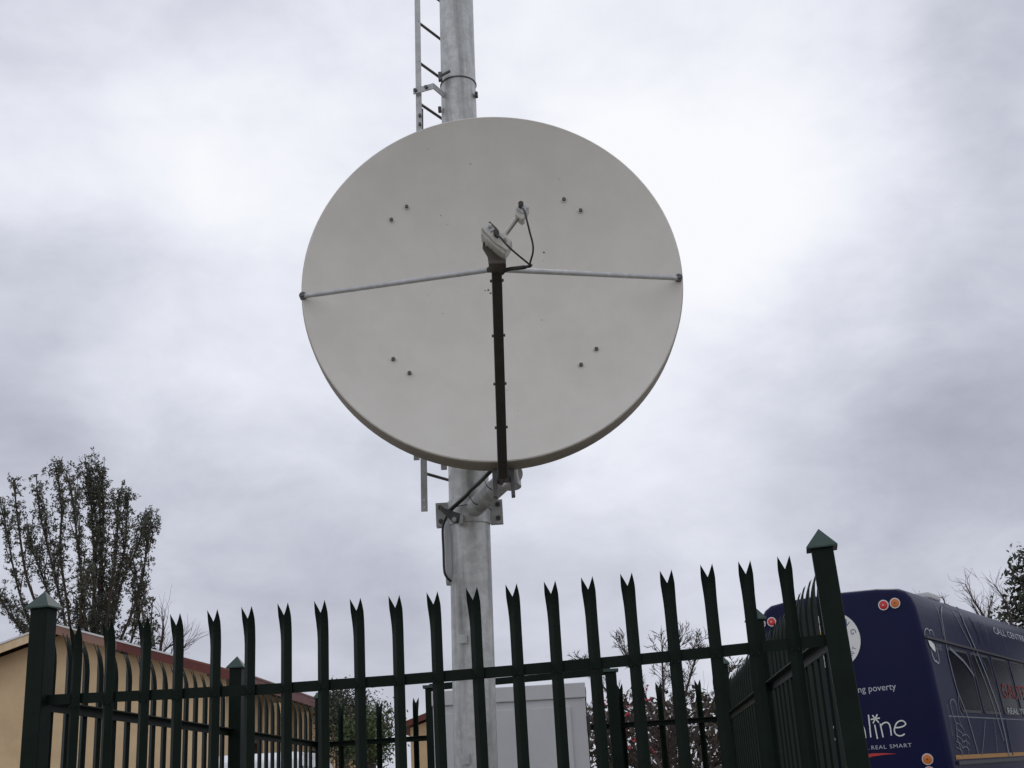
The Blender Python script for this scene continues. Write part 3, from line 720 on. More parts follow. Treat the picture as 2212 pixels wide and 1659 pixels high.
def ribbon(pts, width, fn, m, o=.004):
    pts = [Vector((a, b)) for a, b in pts]; n0 = len(m.v)
    for i, p in enumerate(pts):
        t = (pts[min(i+1, len(pts)-1)]-pts[max(0, i-1)]).normalized(); nn = Vector((-t.y, t.x))*width/2
        for q in (p+nn, p-nn): m.v.append(fn(q.x, q.y, o))
    for i in range(len(pts)-1): m.face([n0+2*i, n0+2*i+1, n0+2*i+3, n0+2*i+2])
def spl2(pts, k=6): return [(v.x, v.y) for v in spline([(a, b, 0) for a, b in pts], k)]
# rear lamps
def lamp(w, z, r, mt, nm):
    m = MB(); m.tube([RP(w, z, 0), RP(w, z, .022)], r, 28); o = m.build('lamp', M['lamprim'], bus, smooth=True)
    m = MB(); m.tube([RP(w, z, .020), RP(w, z, .030), RP(w, z, .034)], [r*.84, r*.80, r*.5], 28); m.build('lens', mt, o, smooth=True)
    m = MB(); m.tube([RP(w, z, .033), RP(w, z, .037)], r*.14, 12); m.build('reflector', M['lamprim'] if mt == M['redlamp'] else M['arm'], o)
zl = 3.645
lamp(.515, zl, .068, M['redlamp'], 0); lamp(.362, zl+.006, .068, M['orangelamp'], 0)
wr, zr_ = rear(*q4(522, 715)); lamp(wr, zr_, .064, M['redlamp'], 0); lamp(wr+.155, zr_-.012, .064, M['orangelamp'], 0)
lamp(.262, 1.69, .070, M['orangelamp'], 0); lamp(.262, 1.535, .070, M['redlamp'], 0)
lamp(WB-.262, 1.69, .070, M['orangelamp'], 0); lamp(WB-.262, 1.535, .070, M['redlamp'], 0)
# emblem
EC = (1.265, 3.27); ER = .375
def disc(r, o, mt, nm, par, cx=EC[0], cz=EC[1], n=48, sy=1):
    m = MB(); m.prism([Vector((0, cx+r*math.cos(2*math.pi*i/n), cz+sy*r*math.sin(2*math.pi*i/n))) for i in range(n)], (-o, 0, 0)); return m.build(nm, mt, par)
em = disc(ER, .006, M['logo'], 'emblem', bus)
disc(.20, .009, M['gold'], 'emblem_centre', em)
disc(.15, .012, M['logo'], 'emblem_centre', em, sy=1.1); disc(.09, .015, M['bluetxt'], 'emblem_centre', em)
def text_mesh(s, font=None, bold=0, spacing=1.0):
    cu = bpy.data.curves.new('t', 'FONT'); cu.body = s; cu.size = 1; cu.offset = bold; cu.space_character = spacing; cu.resolution_u = 3
    o = bpy.data.objects.new('t', cu); S.collection.objects.link(o)
    bpy.context.view_layer.update(); dg = bpy.context.evaluated_depsgraph_get()
    me = bpy.data.meshes.new_from_object(o.evaluated_get(dg)); bpy.data.objects.remove(o); bpy.data.curves.remove(cu)
    me.materials.clear(); return me
def put_text(s, nm, mt, par, fn, u0, z0, width=None, height=None, bold=0, flip=-1, spacing=1.0, shear=0, up=0):
    """u runs the reading direction: for the rear w decreases to the right (flip -1)"""
    me = text_mesh(s, bold=bold, spacing=spacing); xs = [v.co.x for v in me.vertices]; ys = [v.co.y for v in me.vertices]
    x0, x1 = min(xs), max(xs); base = 0; hh = max(ys)
    sx_ = width/(x1-x0) if width else height/hh; sy = height/hh if height else sx_
    for v in me.vertices:
        a = (v.co.x-x0)*sx_; b = v.co.y*sy; v.co = fn(u0+flip*a+shear*b, z0+b+up*a)
    me.materials.append(mt); o = bpy.data.objects.new(nm, me); S.collection.objects.link(o); o.parent = par; return o
def letter(ch, ang, r, size, bottom=False):
    me = text_mesh(ch); xs = [v.co.x for v in me.vertices]; cx = (min(xs)+max(xs))/2; cy = .35
    th = ang-math.pi/2 if not bottom else ang+math.pi/2
    for v in me.vertices:
        a = (v.co.x-cx)*size; b = (v.co.y-cy)*size
        x = a*math.cos(th)-b*math.sin(th)+r*math.cos(ang); y = a*math.sin(th)+b*math.cos(th)+r*math.sin(ang)
        v.co = Vector((-.0085, EC[0]-x, EC[1]+y))
    me.materials.append(M['bluetxt']); o = bpy.data.objects.new('emblem_letter', me); S.collection.objects.link(o); o.parent = em
for i, ch in enumerate('GAUTENG'): letter(ch, math.radians(16+28*(6-i)), .305, .105)
for i, ch in enumerate('GOVERNMENT'): letter(ch, math.radians(-26-14*(9-i)), .305, .075, True)
put_text('fighting poverty', 'slogan', M['dimwhite'], bus, RP, 1.255, 2.567, width=.735, height=.083)
put_text('REAL', 'slogan', M['dimwhite'], bus, RP, .955, 1.849, width=.195, height=.047, spacing=1.15); put_text('SMART', 'slogan', M['dimwhite'], bus, RP, .716, 1.849, width=.28, height=.047, spacing=1.15)
for i in range(3): put_text('.', 'slogan_dot', M['dimwhite'], bus, RP, 1.06-.033*i, 1.849, width=.009, height=.009)
wm = MB()
def z66(x, y): return rear((1950+x/6.32)*.8534, (1700+y/6.32)*.8534)
strokes = [[(1400, 905), (1425, 860), (1460, 858), (1490, 885), (1510, 940), (1520, 1000), (1526, 1065)], [(1385, 850), (1405, 960), (1420, 1080)],
 [(1570, 690), (1590, 870), (1608, 1052)], [(1670, 850), (1692, 960), (1715, 1075)],
 [(1632, 698), (1738, 818)], [(1712, 684), (1645, 826)], [(1608, 766), (1752, 742)],
 [(1758, 832), (1782, 940), (1805, 1050)], [(1768, 870), (1805, 828), (1860, 812), (1900, 838), (1922, 900), (1930, 960), (1936, 1022)],
 [(1998, 898), (2065, 892), (2130, 872), (2165, 838), (2140, 798), (2090, 785), (2030, 815), (1995, 880), (1985, 945), (2010, 1000), (2060, 1026), (2112, 1020), (2150, 995)]]
for s in strokes:
    p = [z66(*q) for q in s]; ribbon(spl2(p, 5) if len(p) > 2 else p, .0165, RP, wm)
th = [(1.34+.105*math.cos(a), 2.085+.12*math.sin(a)) for a in [2*math.pi*i/24 for i in range(25)]]
ribbon(th, .0165, RP, wm)
wm.build('wordmark', M['white'], bus)
m = MB(); sw_ = [(1.06, 1.796), (.95, 1.802), (.80, 1.796), (.636, 1.777), (.80, 1.776), (.95, 1.765), (1.045, 1.745)]
m.prism([RP(w, z, 0) for w, z in sw_], (-.005, 0, 0)); m.build('swoosh', M['red'], bus)
# side: drip rail, windows, seams, stripe, graphics
m = MB(); dr_ = [side(*q4(x, y)) for x, y in ((1500, 790), (1640, 835), (1840, 890), (2000, 935), (2149, 975))]
s0 = dr_[0][0]; s1 = dr_[-1][0]; za = dr_[0][1]-.01; zb_ = dr_[-1][1]
def dripz(s): return 3.185-.010*(s-s0)
n0 = 24
for i in range(n0+1):
    s = max(.02, s0)+(BL-.1-s0)*i/n0; z = dripz(s)
    for (dz, o) in ((-.016, -.01), (-.016, .028), (.016, .028), (.016, -.01)): m.v.append(SP(s, z+dz, o))
for i in range(n0):
    for j in range(4): m.face([i*4+j, i*4+(j+1) % 4, (i+1)*4+(j+1) % 4, (i+1)*4+j])
m.face([0, 1, 2, 3]); m.face([n0*4+j for j in (3, 2, 1, 0)])
m.build('drip_rail', M['bustrim'], bus)
def swin(sa, sb, z0, z1):
    m = MB(); pts = []; r = .09
    for (cs, cz, a0) in ((sb-r, z1-r, 0), (sa+r, z1-r, 90), (sa+r, z0+r, 180), (sb-r, z0+r, 270)):
        for i in range(6):
            a = math.radians(a0+18*i); pts.append((cs+r*math.cos(a), cz+r*math.sin(a)))
    m.quad(*[SP(s, z, .006) for s, z in pts])
    # curved glass: a few horizontal bands instead of one flat sheet
    m = MB(); nz_ = 8
    zs = [z0+(z1-z0)*i/nz_ for i in range(nz_+1)]
    for i, z in enumerate(zs):
        cut = .06 if i in (0, nz_) else 0
        m.v.append(SP(sa+cut, z, .006)); m.v.append(SP(sb-cut, z, .006))
    for i in range(nz_): m.face([2*i, 2*i+1, 2*i+3, 2*i+2])
    o = m.build('window', M['buswin'], bus)
    m = MB(); lp = [(sa, z0+.06), (sa, z1-.06), (sa+.06, z1), (sb-.06, z1), (sb, z1-.06), (sb, z0+.06), (sb-.06, z0), (sa+.06, z0), (sa, z0+.06)]
    fine = []
    for (a, b), (c, d) in zip(lp, lp[1:]):
        for i in range(4): fine.append((a+(c-a)*i/4, b+(d-b)*i/4))
    fine.append(lp[-1]); ribbon(fine, .035, SP, m, .009); m.build('window_frame', M['bustrim'], o)
sA = side(*q4(1665, 900))[0]; sB = side(*q4(1800, 900))[0]
edges = [(.95, 2.02), (2.16, 3.22), (3.38, 4.42), (4.58, 5.64), (5.80, 6.9), (7.1, 8.2)]
for a, b in edges: swin(a, b, 2.27, 3.09)
m = MB(); ribbon([(.25, 2.195), (BL-.2, 2.195)], .014, SP, m, .005); ribbon([(.40, 3.12), (.30, 2.2), (.22, 1.2)], .012, SP, m, .0045); m.build('panel_seam', M['greyline'], bus)
m = MB(); ribbon([(.20, 1.692), (BL-.2, 1.692)], .052, SP, m, .006); m.build('stripe', M['orange'], bus)
m = MB()
for i in range(2):
    s = .2 if i == 0 else BL-.2
    for (z, o) in ((1.60, -.01), (1.60, .035), (1.645, .035), (1.645, -.01)): m.v.append(SP(s, z, o))
for j in range(4): m.face([j, (j+1) % 4, 4+(j+1) % 4, 4+j])
m.face([0, 1, 2, 3]); m.face([7, 6, 5, 4]); m.build('side_moulding', M['bustrim'], bus)
def line2(pts, width, mt, nm='line_art', o=.0115):
    p = [side(*q2(x, y)) for x, y in pts]; m = MB(); ribbon(spl2(p, 8), width, SP, m, o); return m
def addl(pts, w, o=.0115):
    p = [side(*q2(x, y)) for x, y in pts]; gl = MB(); ribbon(spl2(p, 8), w, SP, gl, o); gl.build('line_art', M['greyline'], bus)
addl([(595, 395), (577, 430), (575, 470), (590, 560), (612, 700), (650, 880), (700, 1060), (770, 1240), (820, 1400), (862, 1550)], .030)
addl([(595, 395), (625, 400), (655, 430), (690, 490), (740, 590), (800, 705)], .022)
addl([(690, 425), (715, 450), (760, 555), (830, 715), (900, 880), (960, 1040), (1020, 1210), (1060, 1360), (1100, 1570)], .055)
addl([(800, 700), (860, 860), (920, 1010), (985, 1200), (1015, 1300), (1060, 1450)], .030)
addl([(525, 395), (560, 480), (580, 560), (592, 640)], .020)
addl([(640, 735), (700, 790), (760, 850), (830, 950)], .045)
addl([(915, 1290), (905, 1420), (890, 1565)], .014); addl([(980, 1280), (1000, 1430), (1012, 1570)], .012)
addl([(900, 530), (925, 610), (945, 690)], .012); addl([(1000, 560), (1060, 680), (1090, 770)], .010)
addl([(640, 1135), (660, 1230), (690, 1330), (700, 1440), (715, 1480), (745, 1570)], .018)
addl([(665, 1130), (690, 1180), (715, 1290), (760, 1400), (790, 1570)], .012); addl([(705, 1100), (715, 1200), (745, 1270)], .012)
addl([(640, 1160), (655, 1130), (680, 1140), (692, 1170)], .014)
for y in (1310, 1360, 1410, 1455, 1500): addl([(690, y), (715, y+12), (740, y+38)], .012)
for y in (1400, 1450, 1495): addl([(735, y+10), (765, y), (795, y+28)], .012)

for pts, w in (([(735, 480), (790, 600), (850, 740), (930, 900)], .07), ([(790, 490), (850, 600), (880, 700)], .05), ([(1075, 1280), (1100, 1400), (1130, 1560)], .06), ([(860, 520), (905, 640), (930, 700)], .03)):
    p = [side(*q2(x, y)) for x, y in pts]; tl = MB(); ribbon(spl2(p, 8), w, SP, tl, .0100); tl.build('tint_stripe', M['tint'], bus)
m = MB(); lf = [side(*q2(x, y)) for x, y in ((472, 672), (495, 680), (520, 705), (530, 745), (528, 765), (505, 740), (485, 712))]; m.quad(*[SP(s, z, .012) for s, z in lf]); m.build('leaf_logo', M['white'], bus)
m = MB()
for pts in ([(497, 745), (512, 800), (535, 840), (556, 848), (555, 800), (540, 745), (528, 720)], [(500, 770), (520, 830), (545, 835)], [(450, 640), (447, 600), (462, 583), (480, 600), (490, 630)], [(480, 600), (500, 595), (520, 640)]):
    p = [side(*q2(x, y)) for x, y in pts]; ribbon(spl2(p, 6), .012, SP, m, .0125)
m.build('orbit_logo', M['dimwhite'], bus)
put_text('smart', 'logo_text', M['greyline'], bus, lambda s, z: SP(s, z, .012), side(*q2(540, 735))[0], side(*q2(540, 735))[1]-.02, width=.26, height=.09, flip=1)
a = side(*q4(1958, 792)); put_text('CALL CENTRE 0800 42 88', 'phone_line', M['dimwhite'], bus, lambda s, z: SP(s, z, .006), a[0], a[1]+.005, height=.105, width=3.9, flip=1, bold=.0)
a = side(*q4(2015, 1205)); put_text('GAUTENG', 'side_name', M['darkred'], bus, lambda s, z: SP(s, z, .013), a[0], a[1], height=.215, width=2.3, flip=1)
a = side(*q4(2042, 1308)); put_text('REAL TIME', 'side_slogan', M['dimwhite'], bus, lambda s, z: SP(s, z, .013), a[0], a[1], height=.085, width=1.5, flip=1)
# roof hatch, wheels, underside
m = MB(); m.box((1.95, .62, 3.915), (.62, .55, .10)); m.build('roof_hatch', M['grey'], bus, bevel=.03)
for s in (2.1, 7.9):
    for w in (.16, WB-.16):
        m = MB(); m.tube([(s, w-.13, .48), (s, w+.13, .48)], .48, 32); wh = m.build('wheel', M['tyre'], bus, bevel=.03)
        m = MB(); m.tube([(s, w-.135, .48), (s, w+.135, .48)], .26, 24); m.build('rim', M['grey'], wh)
m = MB(); m.box((BL/2, 1.21, .56), (BL-.4, 1.9, .25)); m.build('chassis', M['arm'], bus)
m = MB(); m.box((-.06, 1.21, .62), (.12, 2.3, .26)); m.build('bumper', M['bustrim'], bus, bevel=.03)

# ------------------------------------------------------------------ parked vehicles behind the fences
def car(loc, rz, L_, H_, label, body, group=None, gl=.62):
    e = empty('parked_vehicle', loc, rz, label=label, cat='van'); w = 1.4
    sec = [(-L_/2, .35), (-L_/2-.03, .9), (-L_/2+.05, H_*gl), (-L_/2+.22, H_-.12), (-L_/2+.45, H_-.02), (L_*.12, H_), (L_*.24, H_-.10), (L_*.36, H_*gl), (L_/2-.05, H_*gl-.22), (L_/2, .8), (L_/2, .35)]
    m = MB(); k = len(sec)
    for y, ins in ((-w/2, .07), (-w/2+.08, 0), (w/2-.08, 0), (w/2, .07)):
        for x, z in sec: m.v.append(Vector((x*(1-ins*.3), y*(1-.10*max(0, z-H_*gl)/(H_*(1-gl))), z-(ins if z > .5 else 0))))
    for i in range(3):
        for j in range(k): m.face([i*k+j, i*k+(j+1) % k, (i+1)*k+(j+1) % k, (i+1)*k+j])
    m.face(list(range(k))); m.face([3*k+j for j in range(k)])
    m.build('body', body, e, bevel=.04)
    for sg in (-1, 1):
        yy = sg*(w/2-.015)
        for x0, x1 in ((-L_*.44, -L_*.22), (-L_*.20, .02), (.08, L_*.25)):
            m = MB(); m.prism([Vector((x0, yy, H_*gl+.02)), Vector((x1, yy, H_*gl+.02)), Vector((min(x1, L_*.2), yy*.93, H_-.22)), Vector((x0+.04, yy*.93, H_-.22))], (0, sg*.02, 0)); m.build('window', M['glassdark'], e, bevel=.008)
    m = MB(); m.box((-L_/2+.08, 0, H_*.80), (.05, w*.78, H_*.17), rotm('Y', 18)); m.build('rear_window', M['glassdark'], e)
    m = MB(); m.box((L_/2-.12, 0, H_*.74), (.05, w*.74, H_*.16), rotm('Y', -18)); m.build('windscreen', M['glassdark'], e)
    for x in (-L_*.32, L_*.32):
        for sg in (-1, 1):
            m = MB(); m.tube([(x, sg*(w/2-.2), .32), (x, sg*(w/2+.01), .32)], .32, 24); wh = m.build('wheel', M['tyre'], e)
            m = MB(); m.tube([(x, sg*(w/2), .32), (x, sg*(w/2+.02), .32)], .18, 16); m.build('rim', M['grey'], wh)
    return e
p = aty(590, 1620, 17); car((p.x-.30, 19, 0), math.radians(90), 4.0, p.z+.0, 'white minibus parked between the left fence and the peach house', M['carwhite'])
p = aty(1530, 1646, 20); car((p.x+.2, 20.4, 0), math.radians(4), 3.2, p.z, 'white car roof visible low behind the rear right fence', M['carwhite'])['category'] = 'car'

# ------------------------------------------------------------------ trees
def leafclump(m, c, n, r, size, rnd, fl=1.0):
    for _ in range(n):
        d = Vector((rnd.gauss(0, 1), rnd.gauss(0, 1), rnd.gauss(0, 1)))*r*.6
        p = c+d; a = Vector((rnd.uniform(-1, 1), rnd.uniform(-1, 1), rnd.uniform(-1, 1))).normalized()
        b = a.cross(Vector((rnd.uniform(-1, 1), rnd.uniform(-1, 1), rnd.uniform(-1, 1)))).normalized()
        s = size*rnd.uniform(.6, 1.3); m.quad(p-a*s, p+b*s*.45, p+a*s, p-b*s*.45)
def branch(m, p, d, ln, r, depth, rnd, spread=.55, up_=.25, ends=None, kids=3, shrink=.68, n=5, wob=.12):
    pts = [p]; rs = [r]; q = p; dd = d.normalized(); k = 4
    for i in range(k):
        dd = (dd+Vector((rnd.gauss(0, wob), rnd.gauss(0, wob), rnd.gauss(0, wob)+up_*.12))).normalized()
        q = q+dd*ln/k; pts.append(q); rs.append(r*(1-.55*(i+1)/k))
    m.tube(pts, rs, max(3, n), cap=False)
    if depth <= 0:
        if ends is not None: ends.append(q)
        return
    for j in range(kids):
        t = rnd.uniform(.35, 1) if j else 1.0; i = min(int(t*k), k-1) if t < 1 else k-1
        s = pts[i+1] if t >= 1 else pts[i].lerp(pts[i+1], t*k-i)
        nd_ = (dd+Vector((rnd.gauss(0, spread), rnd.gauss(0, spread), rnd.gauss(0, spread)*.7+up_))).normalized()
        branch(m, s, nd_, ln*shrink*rnd.uniform(.75, 1.15), max(rs[i+1]*.62, .0035), depth-1, rnd, spread, up_, ends, kids, shrink, n-1, wob)
# big upright tree behind the house
TY = 26.0
bt = empty('tree', (aty(195, 1500, TY).x, TY, 0), label='tall tree with upswept brownish-green limbs behind the peach house roof', cat='tree')
O = Vector(bt.location); rnd = random.Random(3)
tr = MB(); lv = MB()
base = aty(195, 1560, TY)-O; base.z = 1.2
tr.tube([Vector((0, 0, -.1)), base*.5, base], [.30, .26, .22], 12)
limbs = [ # tip, mid points in the photograph, strength of foliage
 ([(185, 1500), (130, 1440), (70, 1350), (35, 1240), (15, 1130), (0, 1060)], 1.0, .34, .8),
 ([(180, 1500), (120, 1430), (60, 1370), (10, 1300), (-30, 1240)], 1.0, .34, .9),
 ([(170, 1480), (110, 1370), (60, 1240), (42, 1130), (33, 1050), (30, 1012)], .8, .22, .2),
 ([(190, 1500), (152, 1390), (130, 1280), (105, 1170), (85, 1080), (78, 1000)], 1.0, .36, .7),
 ([(192, 1500), (160, 1400), (145, 1290), (130, 1180), (133, 1080), (125, 1010), (121, 985)], .9, .26, .3),
 ([(198, 1500), (190, 1400), (178, 1260), (165, 1130), (155, 1040), (148, 1010)], 1.0, .36, .7),
 ([(200, 1500), (200, 1380), (205, 1240), (200, 1120), (195, 1030), (188, 990)], 1.2, .42, 1.0),
 ([(202, 1500), (207, 1380), (215, 1250), (222, 1130), (222, 1040), (208, 970)], 1.1, .38, .7),
 ([(204, 1500), (222, 1390), (240, 1260), (252, 1150), (253, 1080), (258, 1040)], 1.0, .28, .5),
 ([(205, 1480), (240, 1350), (262, 1250), (290, 1180), (308, 1130), (318, 1085)], .9, .26, .4),
 ([(205, 1490), (232, 1360), (255, 1240), (270, 1160), (275, 1080), (277, 1050)], .9, .30, .6),
 ([(210, 1500), (250, 1400), (290, 1300), (310, 1220), (318, 1150), (328, 1110)], 1.0, .32, .5),
 ([(195, 1500), (150, 1420), (118, 1330), (95, 1240), (70, 1170), (60, 1120)], 1.0, .36, .9),
 ([(212, 1500), (262, 1430), (292, 1350), (300, 1280), (290, 1200)], 1.0, .34, .9),
 ([(200, 1520), (220, 1450), (225, 1380), (232, 1300), (250, 1210)], 1.2, .42, 1.0),
 ([(196, 1520), (182, 1450), (172, 1380), (175, 1300), (190, 1220)], 1.2, .42, 1.0)]
for pts, dens, wd, fol in limbs+[([(a_+rnd.gauss(0, 5)*min(1, i_/2), b_+rnd.gauss(0, 6)) for i_, (a_, b_) in enumerate(P_[:-1])]+[(P_[-1][0]+rnd.gauss(0, 9), P_[-1][1]+rnd.uniform(15, 60))], .7, w_*.8, 0) for P_, d_, w_, f_ in limbs[6:8]]:
    dy = rnd.uniform(-1.2, 1.2)
    P = [base]+[aty(x, 1500-(1500-y)*.945, TY+dy*min(1, i/3))-O for i, (x, y) in enumerate(pts)]
    sp = spline(P[1:], 10); tr.tube([base]+sp, [.045]+[.030*(1-i/len(sp))**.8+.008 for i in range(len(sp))], 6, cap=False)
    n = len(sp)
    for i, q in enumerate(sp[:-1]):
        t = i/n; dd = (sp[i+1]-q).normalized()
        if t > .88 or rnd.random() > (.78 if t > .35 else .34)*dens: continue
        # a rising shoot close to the limb, with short leafy twigs
        d = (dd+Vector((rnd.gauss(0, .19), rnd.gauss(0, .30), rnd.uniform(0, .30)))).normalized(); ln = rnd.uniform(.3, 1.2)*(1.1-.6*t)*(wd/.34)
        kk = max(3, int(ln/.10)); p0 = q; sh = [q]
        for k2 in range(kk):
            d = (d+Vector((rnd.gauss(0, .05), rnd.gauss(0, .05), .05))).normalized(); p0 = p0+d*ln/kk; sh.append(p0)
        tr.tube(sh, [.013*(1-.8*k2/kk)+.003 for k2 in range(kk+1)], 3, cap=False)
        for p0 in sh[1:]:
            if rnd.random() < .22: continue
            for _ in range(2):
                e = p0+Vector((rnd.gauss(0, .075), rnd.gauss(0, .075), rnd.uniform(-.02, .12)))
                leafclump(lv, e, rnd.randint(8, 15), .046, .030, rnd)
    for q in sp[3:]:
        if rnd.random() < .8:
            e = q+Vector((rnd.gauss(0, .09), rnd.gauss(0, .09), .05)); leafclump(lv, e, 10, .05, .036, rnd)
    leafclump(lv, sp[-1], 5, .06, .04, rnd)
tr.build('trunk', M['bark'], bt); lv.build('crown', M['leafA'], bt)
# small upright tree to its right and the bare one next to it
st_ = empty('tree', (aty(322, 1450, 25).x, 25, 0), label='small tufted sapling tree just above the red fascia, right of the tall tree', cat='tree')
O = Vector(st_.location); tr = MB(); lv = MB(); P = [Vector((0, 0, 0))]+[aty(x, y, 25)-O for x, y in ((322, 1420), (314, 1360), (306, 1310), (316, 1262))]
tr.tube(P, [.09, .05, .03, .02, .008], 6)
for a, b in (((322, 1420), (330, 1290)), ((320, 1420), (300, 1340)), ((324, 1420), (332, 1340))):
    tr.tube([aty(*a, 25)-O, aty(*b, 25)-O], [.03, .008], 5); 
    for i in range(26):
        c = (aty(*a, 25)-O).lerp(aty(*b, 25)-O, rnd.random()); leafclump(lv, c+Vector((rnd.gauss(0, .09), rnd.gauss(0, .1), 0)), 5, .07, .045, rnd)
for i in range(70):
    t = rnd.random()**1.4; c = (aty(322, 1420, 25)-O).lerp(aty(312, 1290, 25)-O, t); leafclump(lv, c+Vector((rnd.gauss(0, .14*(1.1-t)), rnd.gauss(0, .14), 0)), 5, .07, .045, rnd)
tr.build('trunk', M['bark'], st_); lv.build('crown', M['leafA'], st_)
def bare(name_loc, paths, Y, label, seed, mt='twig', r0=.035, depth=3, ln=.8, spread=.4, kids=3, trunk=None, leaf=None):
    rnd = random.Random(seed); e = empty('bare_tree', (name_loc[0], Y, 0), label=label, cat='tree'); O = Vector(e.location); m = MB(); ends = []
    for pts in paths:
        P = [aty(x, y, Y+rnd.uniform(-.3, .3))-O for x, y in pts]; sp = spline(P, 5); n = len(sp)
        m.tube(sp, [r0*(1-.8*i/n)+.004 for i in range(n)], 6, cap=False)
        for i in range(1, n):
            d = (sp[i]-sp[i-1]).normalized()
            for _ in range(2 if i < n-1 else 3):
                nd_ = (d+Vector((rnd.gauss(0, spread), rnd.gauss(0, spread), rnd.gauss(0, .3)+.15))).normalized()
                branch(m, sp[i], nd_, ln*rnd.uniform(.4, 1.0), max(.005, r0*.35*(1-.6*i/n)), depth-1, rnd, spread, .15, ends, kids, .66, 4)
    b0 = aty(*paths[0][0], Y)-O; m.tube([Vector((0, 0, 0)), b0], [r0*1.8, r0], 8)
    m.build('branches', M[mt], e); return e, ends, O
bare((aty(335, 1470, 24).x,), [[(335, 1470), (352, 1410), (385, 1385)], [(337, 1470), (350, 1380), (352, 1345)], [(345, 1450), (375, 1415), (402, 1395)]], 24, 'bare twigs rising over the roof edge of the peach house', 5, r0=.03, depth=2, ln=.45, spread=.35, kids=2)
# bare tree with red blossoms behind the rear fence
e, ends, O = bare((aty(1440, 1640, 15).x,), [[(1440, 1700), (1425, 1600), (1400, 1520), (1370, 1450), (1345, 1400)], [(1445, 1690), (1455, 1590), (1480, 1500), (1500, 1430), (1510, 1390)],
   [(1440, 1690), (1400, 1600), (1350, 1540), (1300, 1480), (1260, 1430)], [(1450, 1690), (1490, 1600), (1530, 1540), (1560, 1470), (1590, 1440)], [(1442, 1690), (1436, 1560), (1432, 1470), (1430, 1400)],
   [(1440, 1690), (1370, 1640), (1310, 1600), (1280, 1560)], [(1452, 1690), (1520, 1640), (1570, 1590), (1600, 1540)], [(1440, 1680), (1440, 1600), (1462, 1520), (1455, 1440), (1470, 1380)]], 15,
   'leafless brown tree dotted with red blossoms behind the rear fence', 11, r0=.018, depth=3, ln=.18, spread=.5, kids=4)
rnd = random.Random(4); m = MB()
for (x, y) in [(1330, 1505), (1338, 1530), (1345, 1560), (1350, 1580), (1342, 1600), (1352, 1545), (1335, 1575), (1296, 1520), (1301, 1556), (1298, 1590), (1393, 1488), (1360, 1615), (1346, 1635), (1372, 1600), (1329, 1490), (1341, 1518), (1552, 1510), (1349, 1566), (1337, 1642), (1355, 1528), (1290, 1540), (1306, 1575), (1420, 1640), (1286, 1505)]+[(rnd.uniform(1285, 1420), rnd.uniform(1500, 1650)) for _ in range(14)]:
    c = aty(x, y, 14.8+rnd.uniform(-.3, .3))-O
    for _ in range(3): 
        cc = c+Vector((rnd.gauss(0, .014), rnd.gauss(0, .014), rnd.gauss(0, .014))); r = rnd.uniform(.010, .017); n = len(m.v)
        for d in ((1, 0, 0), (-1, 0, 0), (0, 1, 0), (0, -1, 0), (0, 0, 1), (0, 0, -1)): m.v.append(cc+Vector(d)*r)
        for f in ((0, 2, 4), (2, 1, 4), (1, 3, 4), (3, 0, 4), (2, 0, 5), (1, 2, 5), (3, 1, 5), (0, 3, 5)): m.face([n+i for i in f])
m.build('blossoms', M['berry'], e)
# brown shrub beneath it
e = empty('shrub', (aty(1480, 1650, 18).x, 18, 0), label='dense brown leafless shrub low behind the rear right fence', cat='shrub'); O = Vector(e.location)
m = MB(); lv = MB(); rnd = random.Random(8)
for i in range(60):
    x = rnd.uniform(-1.3, 1.6); branch(m, Vector((x, rnd.uniform(-.5, .5), .4)), Vector((rnd.gauss(0, .25), rnd.gauss(0, .2), 1)), rnd.uniform(1.0, 1.6), .016, 2, rnd, .35, .2, None, 3, .6, 4)
for i in range(5200):
    z = rnd.random(); hx = rnd.uniform(-1.35, 1.65); top = 2.72+.16*noise.noise(Vector((hx*2, 3, 0))); leafclump(lv, Vector((hx, rnd.uniform(-.5, .5), .2+(top-.2)*z**.8)), 2, .12, .060, rnd)
m.build('stems', M['twig'], e); lv.build('foliage', M['leafD'], e)
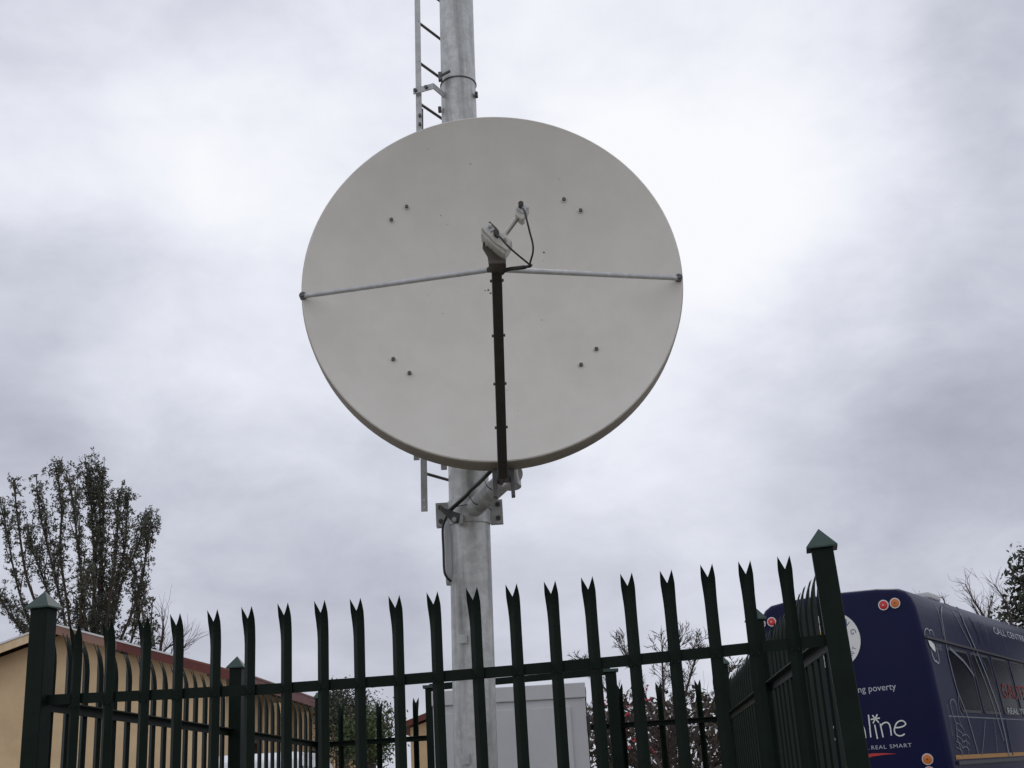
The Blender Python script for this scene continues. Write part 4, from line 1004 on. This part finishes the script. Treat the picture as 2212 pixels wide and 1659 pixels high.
# green tree by the house end
def leafy(px_, py_, Y, rxz, label, seed, mt, clumps, size, loose=.0, per=9, ground=True, trunkpx=None, name='tree', cr_=.16):
    c = aty(px_, py_, Y); e = empty(name, (c.x, Y, 0), label=label, cat='tree'); O = Vector(e.location); c = c-O; rnd = random.Random(seed); m = MB(); lv = MB(); ends = []
    tb = Vector((0, 0, 0)); hz = max(.5, c.z-rxz[1]*.9); m.tube([tb, Vector((.03, 0, hz*.5)), Vector((0, 0, hz))], [.12, .09, .07], 8)
    for i in range(7):
        a = rnd.uniform(0, 6.28); branch(m, Vector((0, 0, hz)), Vector((math.cos(a)*.6, math.sin(a)*.6, 1)), rxz[1]*.9, .045, 3, rnd, .5, .2, ends, 3, .62, 5)
    k = 0
    while k < clumps:
        v = Vector((rnd.uniform(-1, 1), rnd.uniform(-1, 1), rnd.uniform(-1, 1)))
        if v.length > 1 or v.length < .35: continue
        lim = .80+.45*noise.noise(v*1.9+Vector((seed, 0, 0)))
        if v.length > lim: continue
        if noise.noise(v*3.3+Vector((0, seed, 0))) < -.22+loose: k += .25; continue
        p = c+Vector((v.x*rxz[0], v.y*rxz[0], v.z*rxz[1])); leafclump(lv, p, per, cr_, size, rnd); k += 1
    m.build('trunk', M['bark'], e); lv.build('crown', M[mt], e); return e
leafy(742, 1556, 21, (.56, .66), 'bushy green tree beside the far end of the peach house', 21, 'leafC', 900, .030)
leafy(800, 1590, 17.5, (.42, .42), 'yellow-green leafy shrub tree in front of the peach house eave', 22, 'leafB', 420, .030)
leafy(2280, 1340, 27, (1.35, 1.75), 'dark leafy tree at the right edge above the bus', 23, 'leafC', 700, .075, loose=.10, cr_=.2)
src_ = [o for o in S.objects if o.get('label', '').startswith('dark leafy tree at the right edge')][0]
for (x, y, sc, lb_, hz_) in ((17.6, 27.5, 2.1, 'nearest of three', 1.25), (21.5, 31.5, 2.4, 'middle of three', 1.25), (27, 36, 2.6, 'farthest of three', 1.25), (16.2, 25.2, 1.6, 'low and nearest', .6), (20.2, 28.5, 2.0, 'low, second row', .62), (24.5, 33, 2.2, 'low, third row', .65)):  # unseen tree copies, added so the bus side mirrors something dark
    o = src_.copy(); S.collection.objects.link(o); o.location = (x, y, 0); o.scale = (sc, sc, hz_); o.rotation_euler = (0, 0, x)
    o['label'] = 'unseen dark tree added right of the bus for its side to reflect, %s' % lb_; o['group'] = 'unseen trees added for the bus side to reflect'
    for ch in src_.children: c = ch.copy(); S.collection.objects.link(c); c.parent = o
bare((aty(2128, 1340, 24).x,), [[(2140, 1400), (2128, 1340), (2105, 1300), (2085, 1262)], [(2135, 1370), (2118, 1335), (2100, 1305)], [(2134, 1360), (2136, 1320), (2142, 1298)], [(2190, 1390), (2175, 1310), (2150, 1265)]], 24, 'bare grey branches above the bus roof beside the right tree', 9, r0=.022, depth=2, ln=.35, spread=.4, kids=2)
bare((aty(2030, 1320, 30).x,), [[(2030, 1350), (2020, 1305)], [(2050, 1350), (2040, 1300), (2035, 1290)], [(2000, 1330), (1985, 1292)]], 30, 'small bare twigs just over the bus roof hatch', 19, r0=.018, depth=1, ln=.3, spread=.4, kids=2)
for o in S.objects:
    if o.type == 'EMPTY': o.empty_display_size = .1
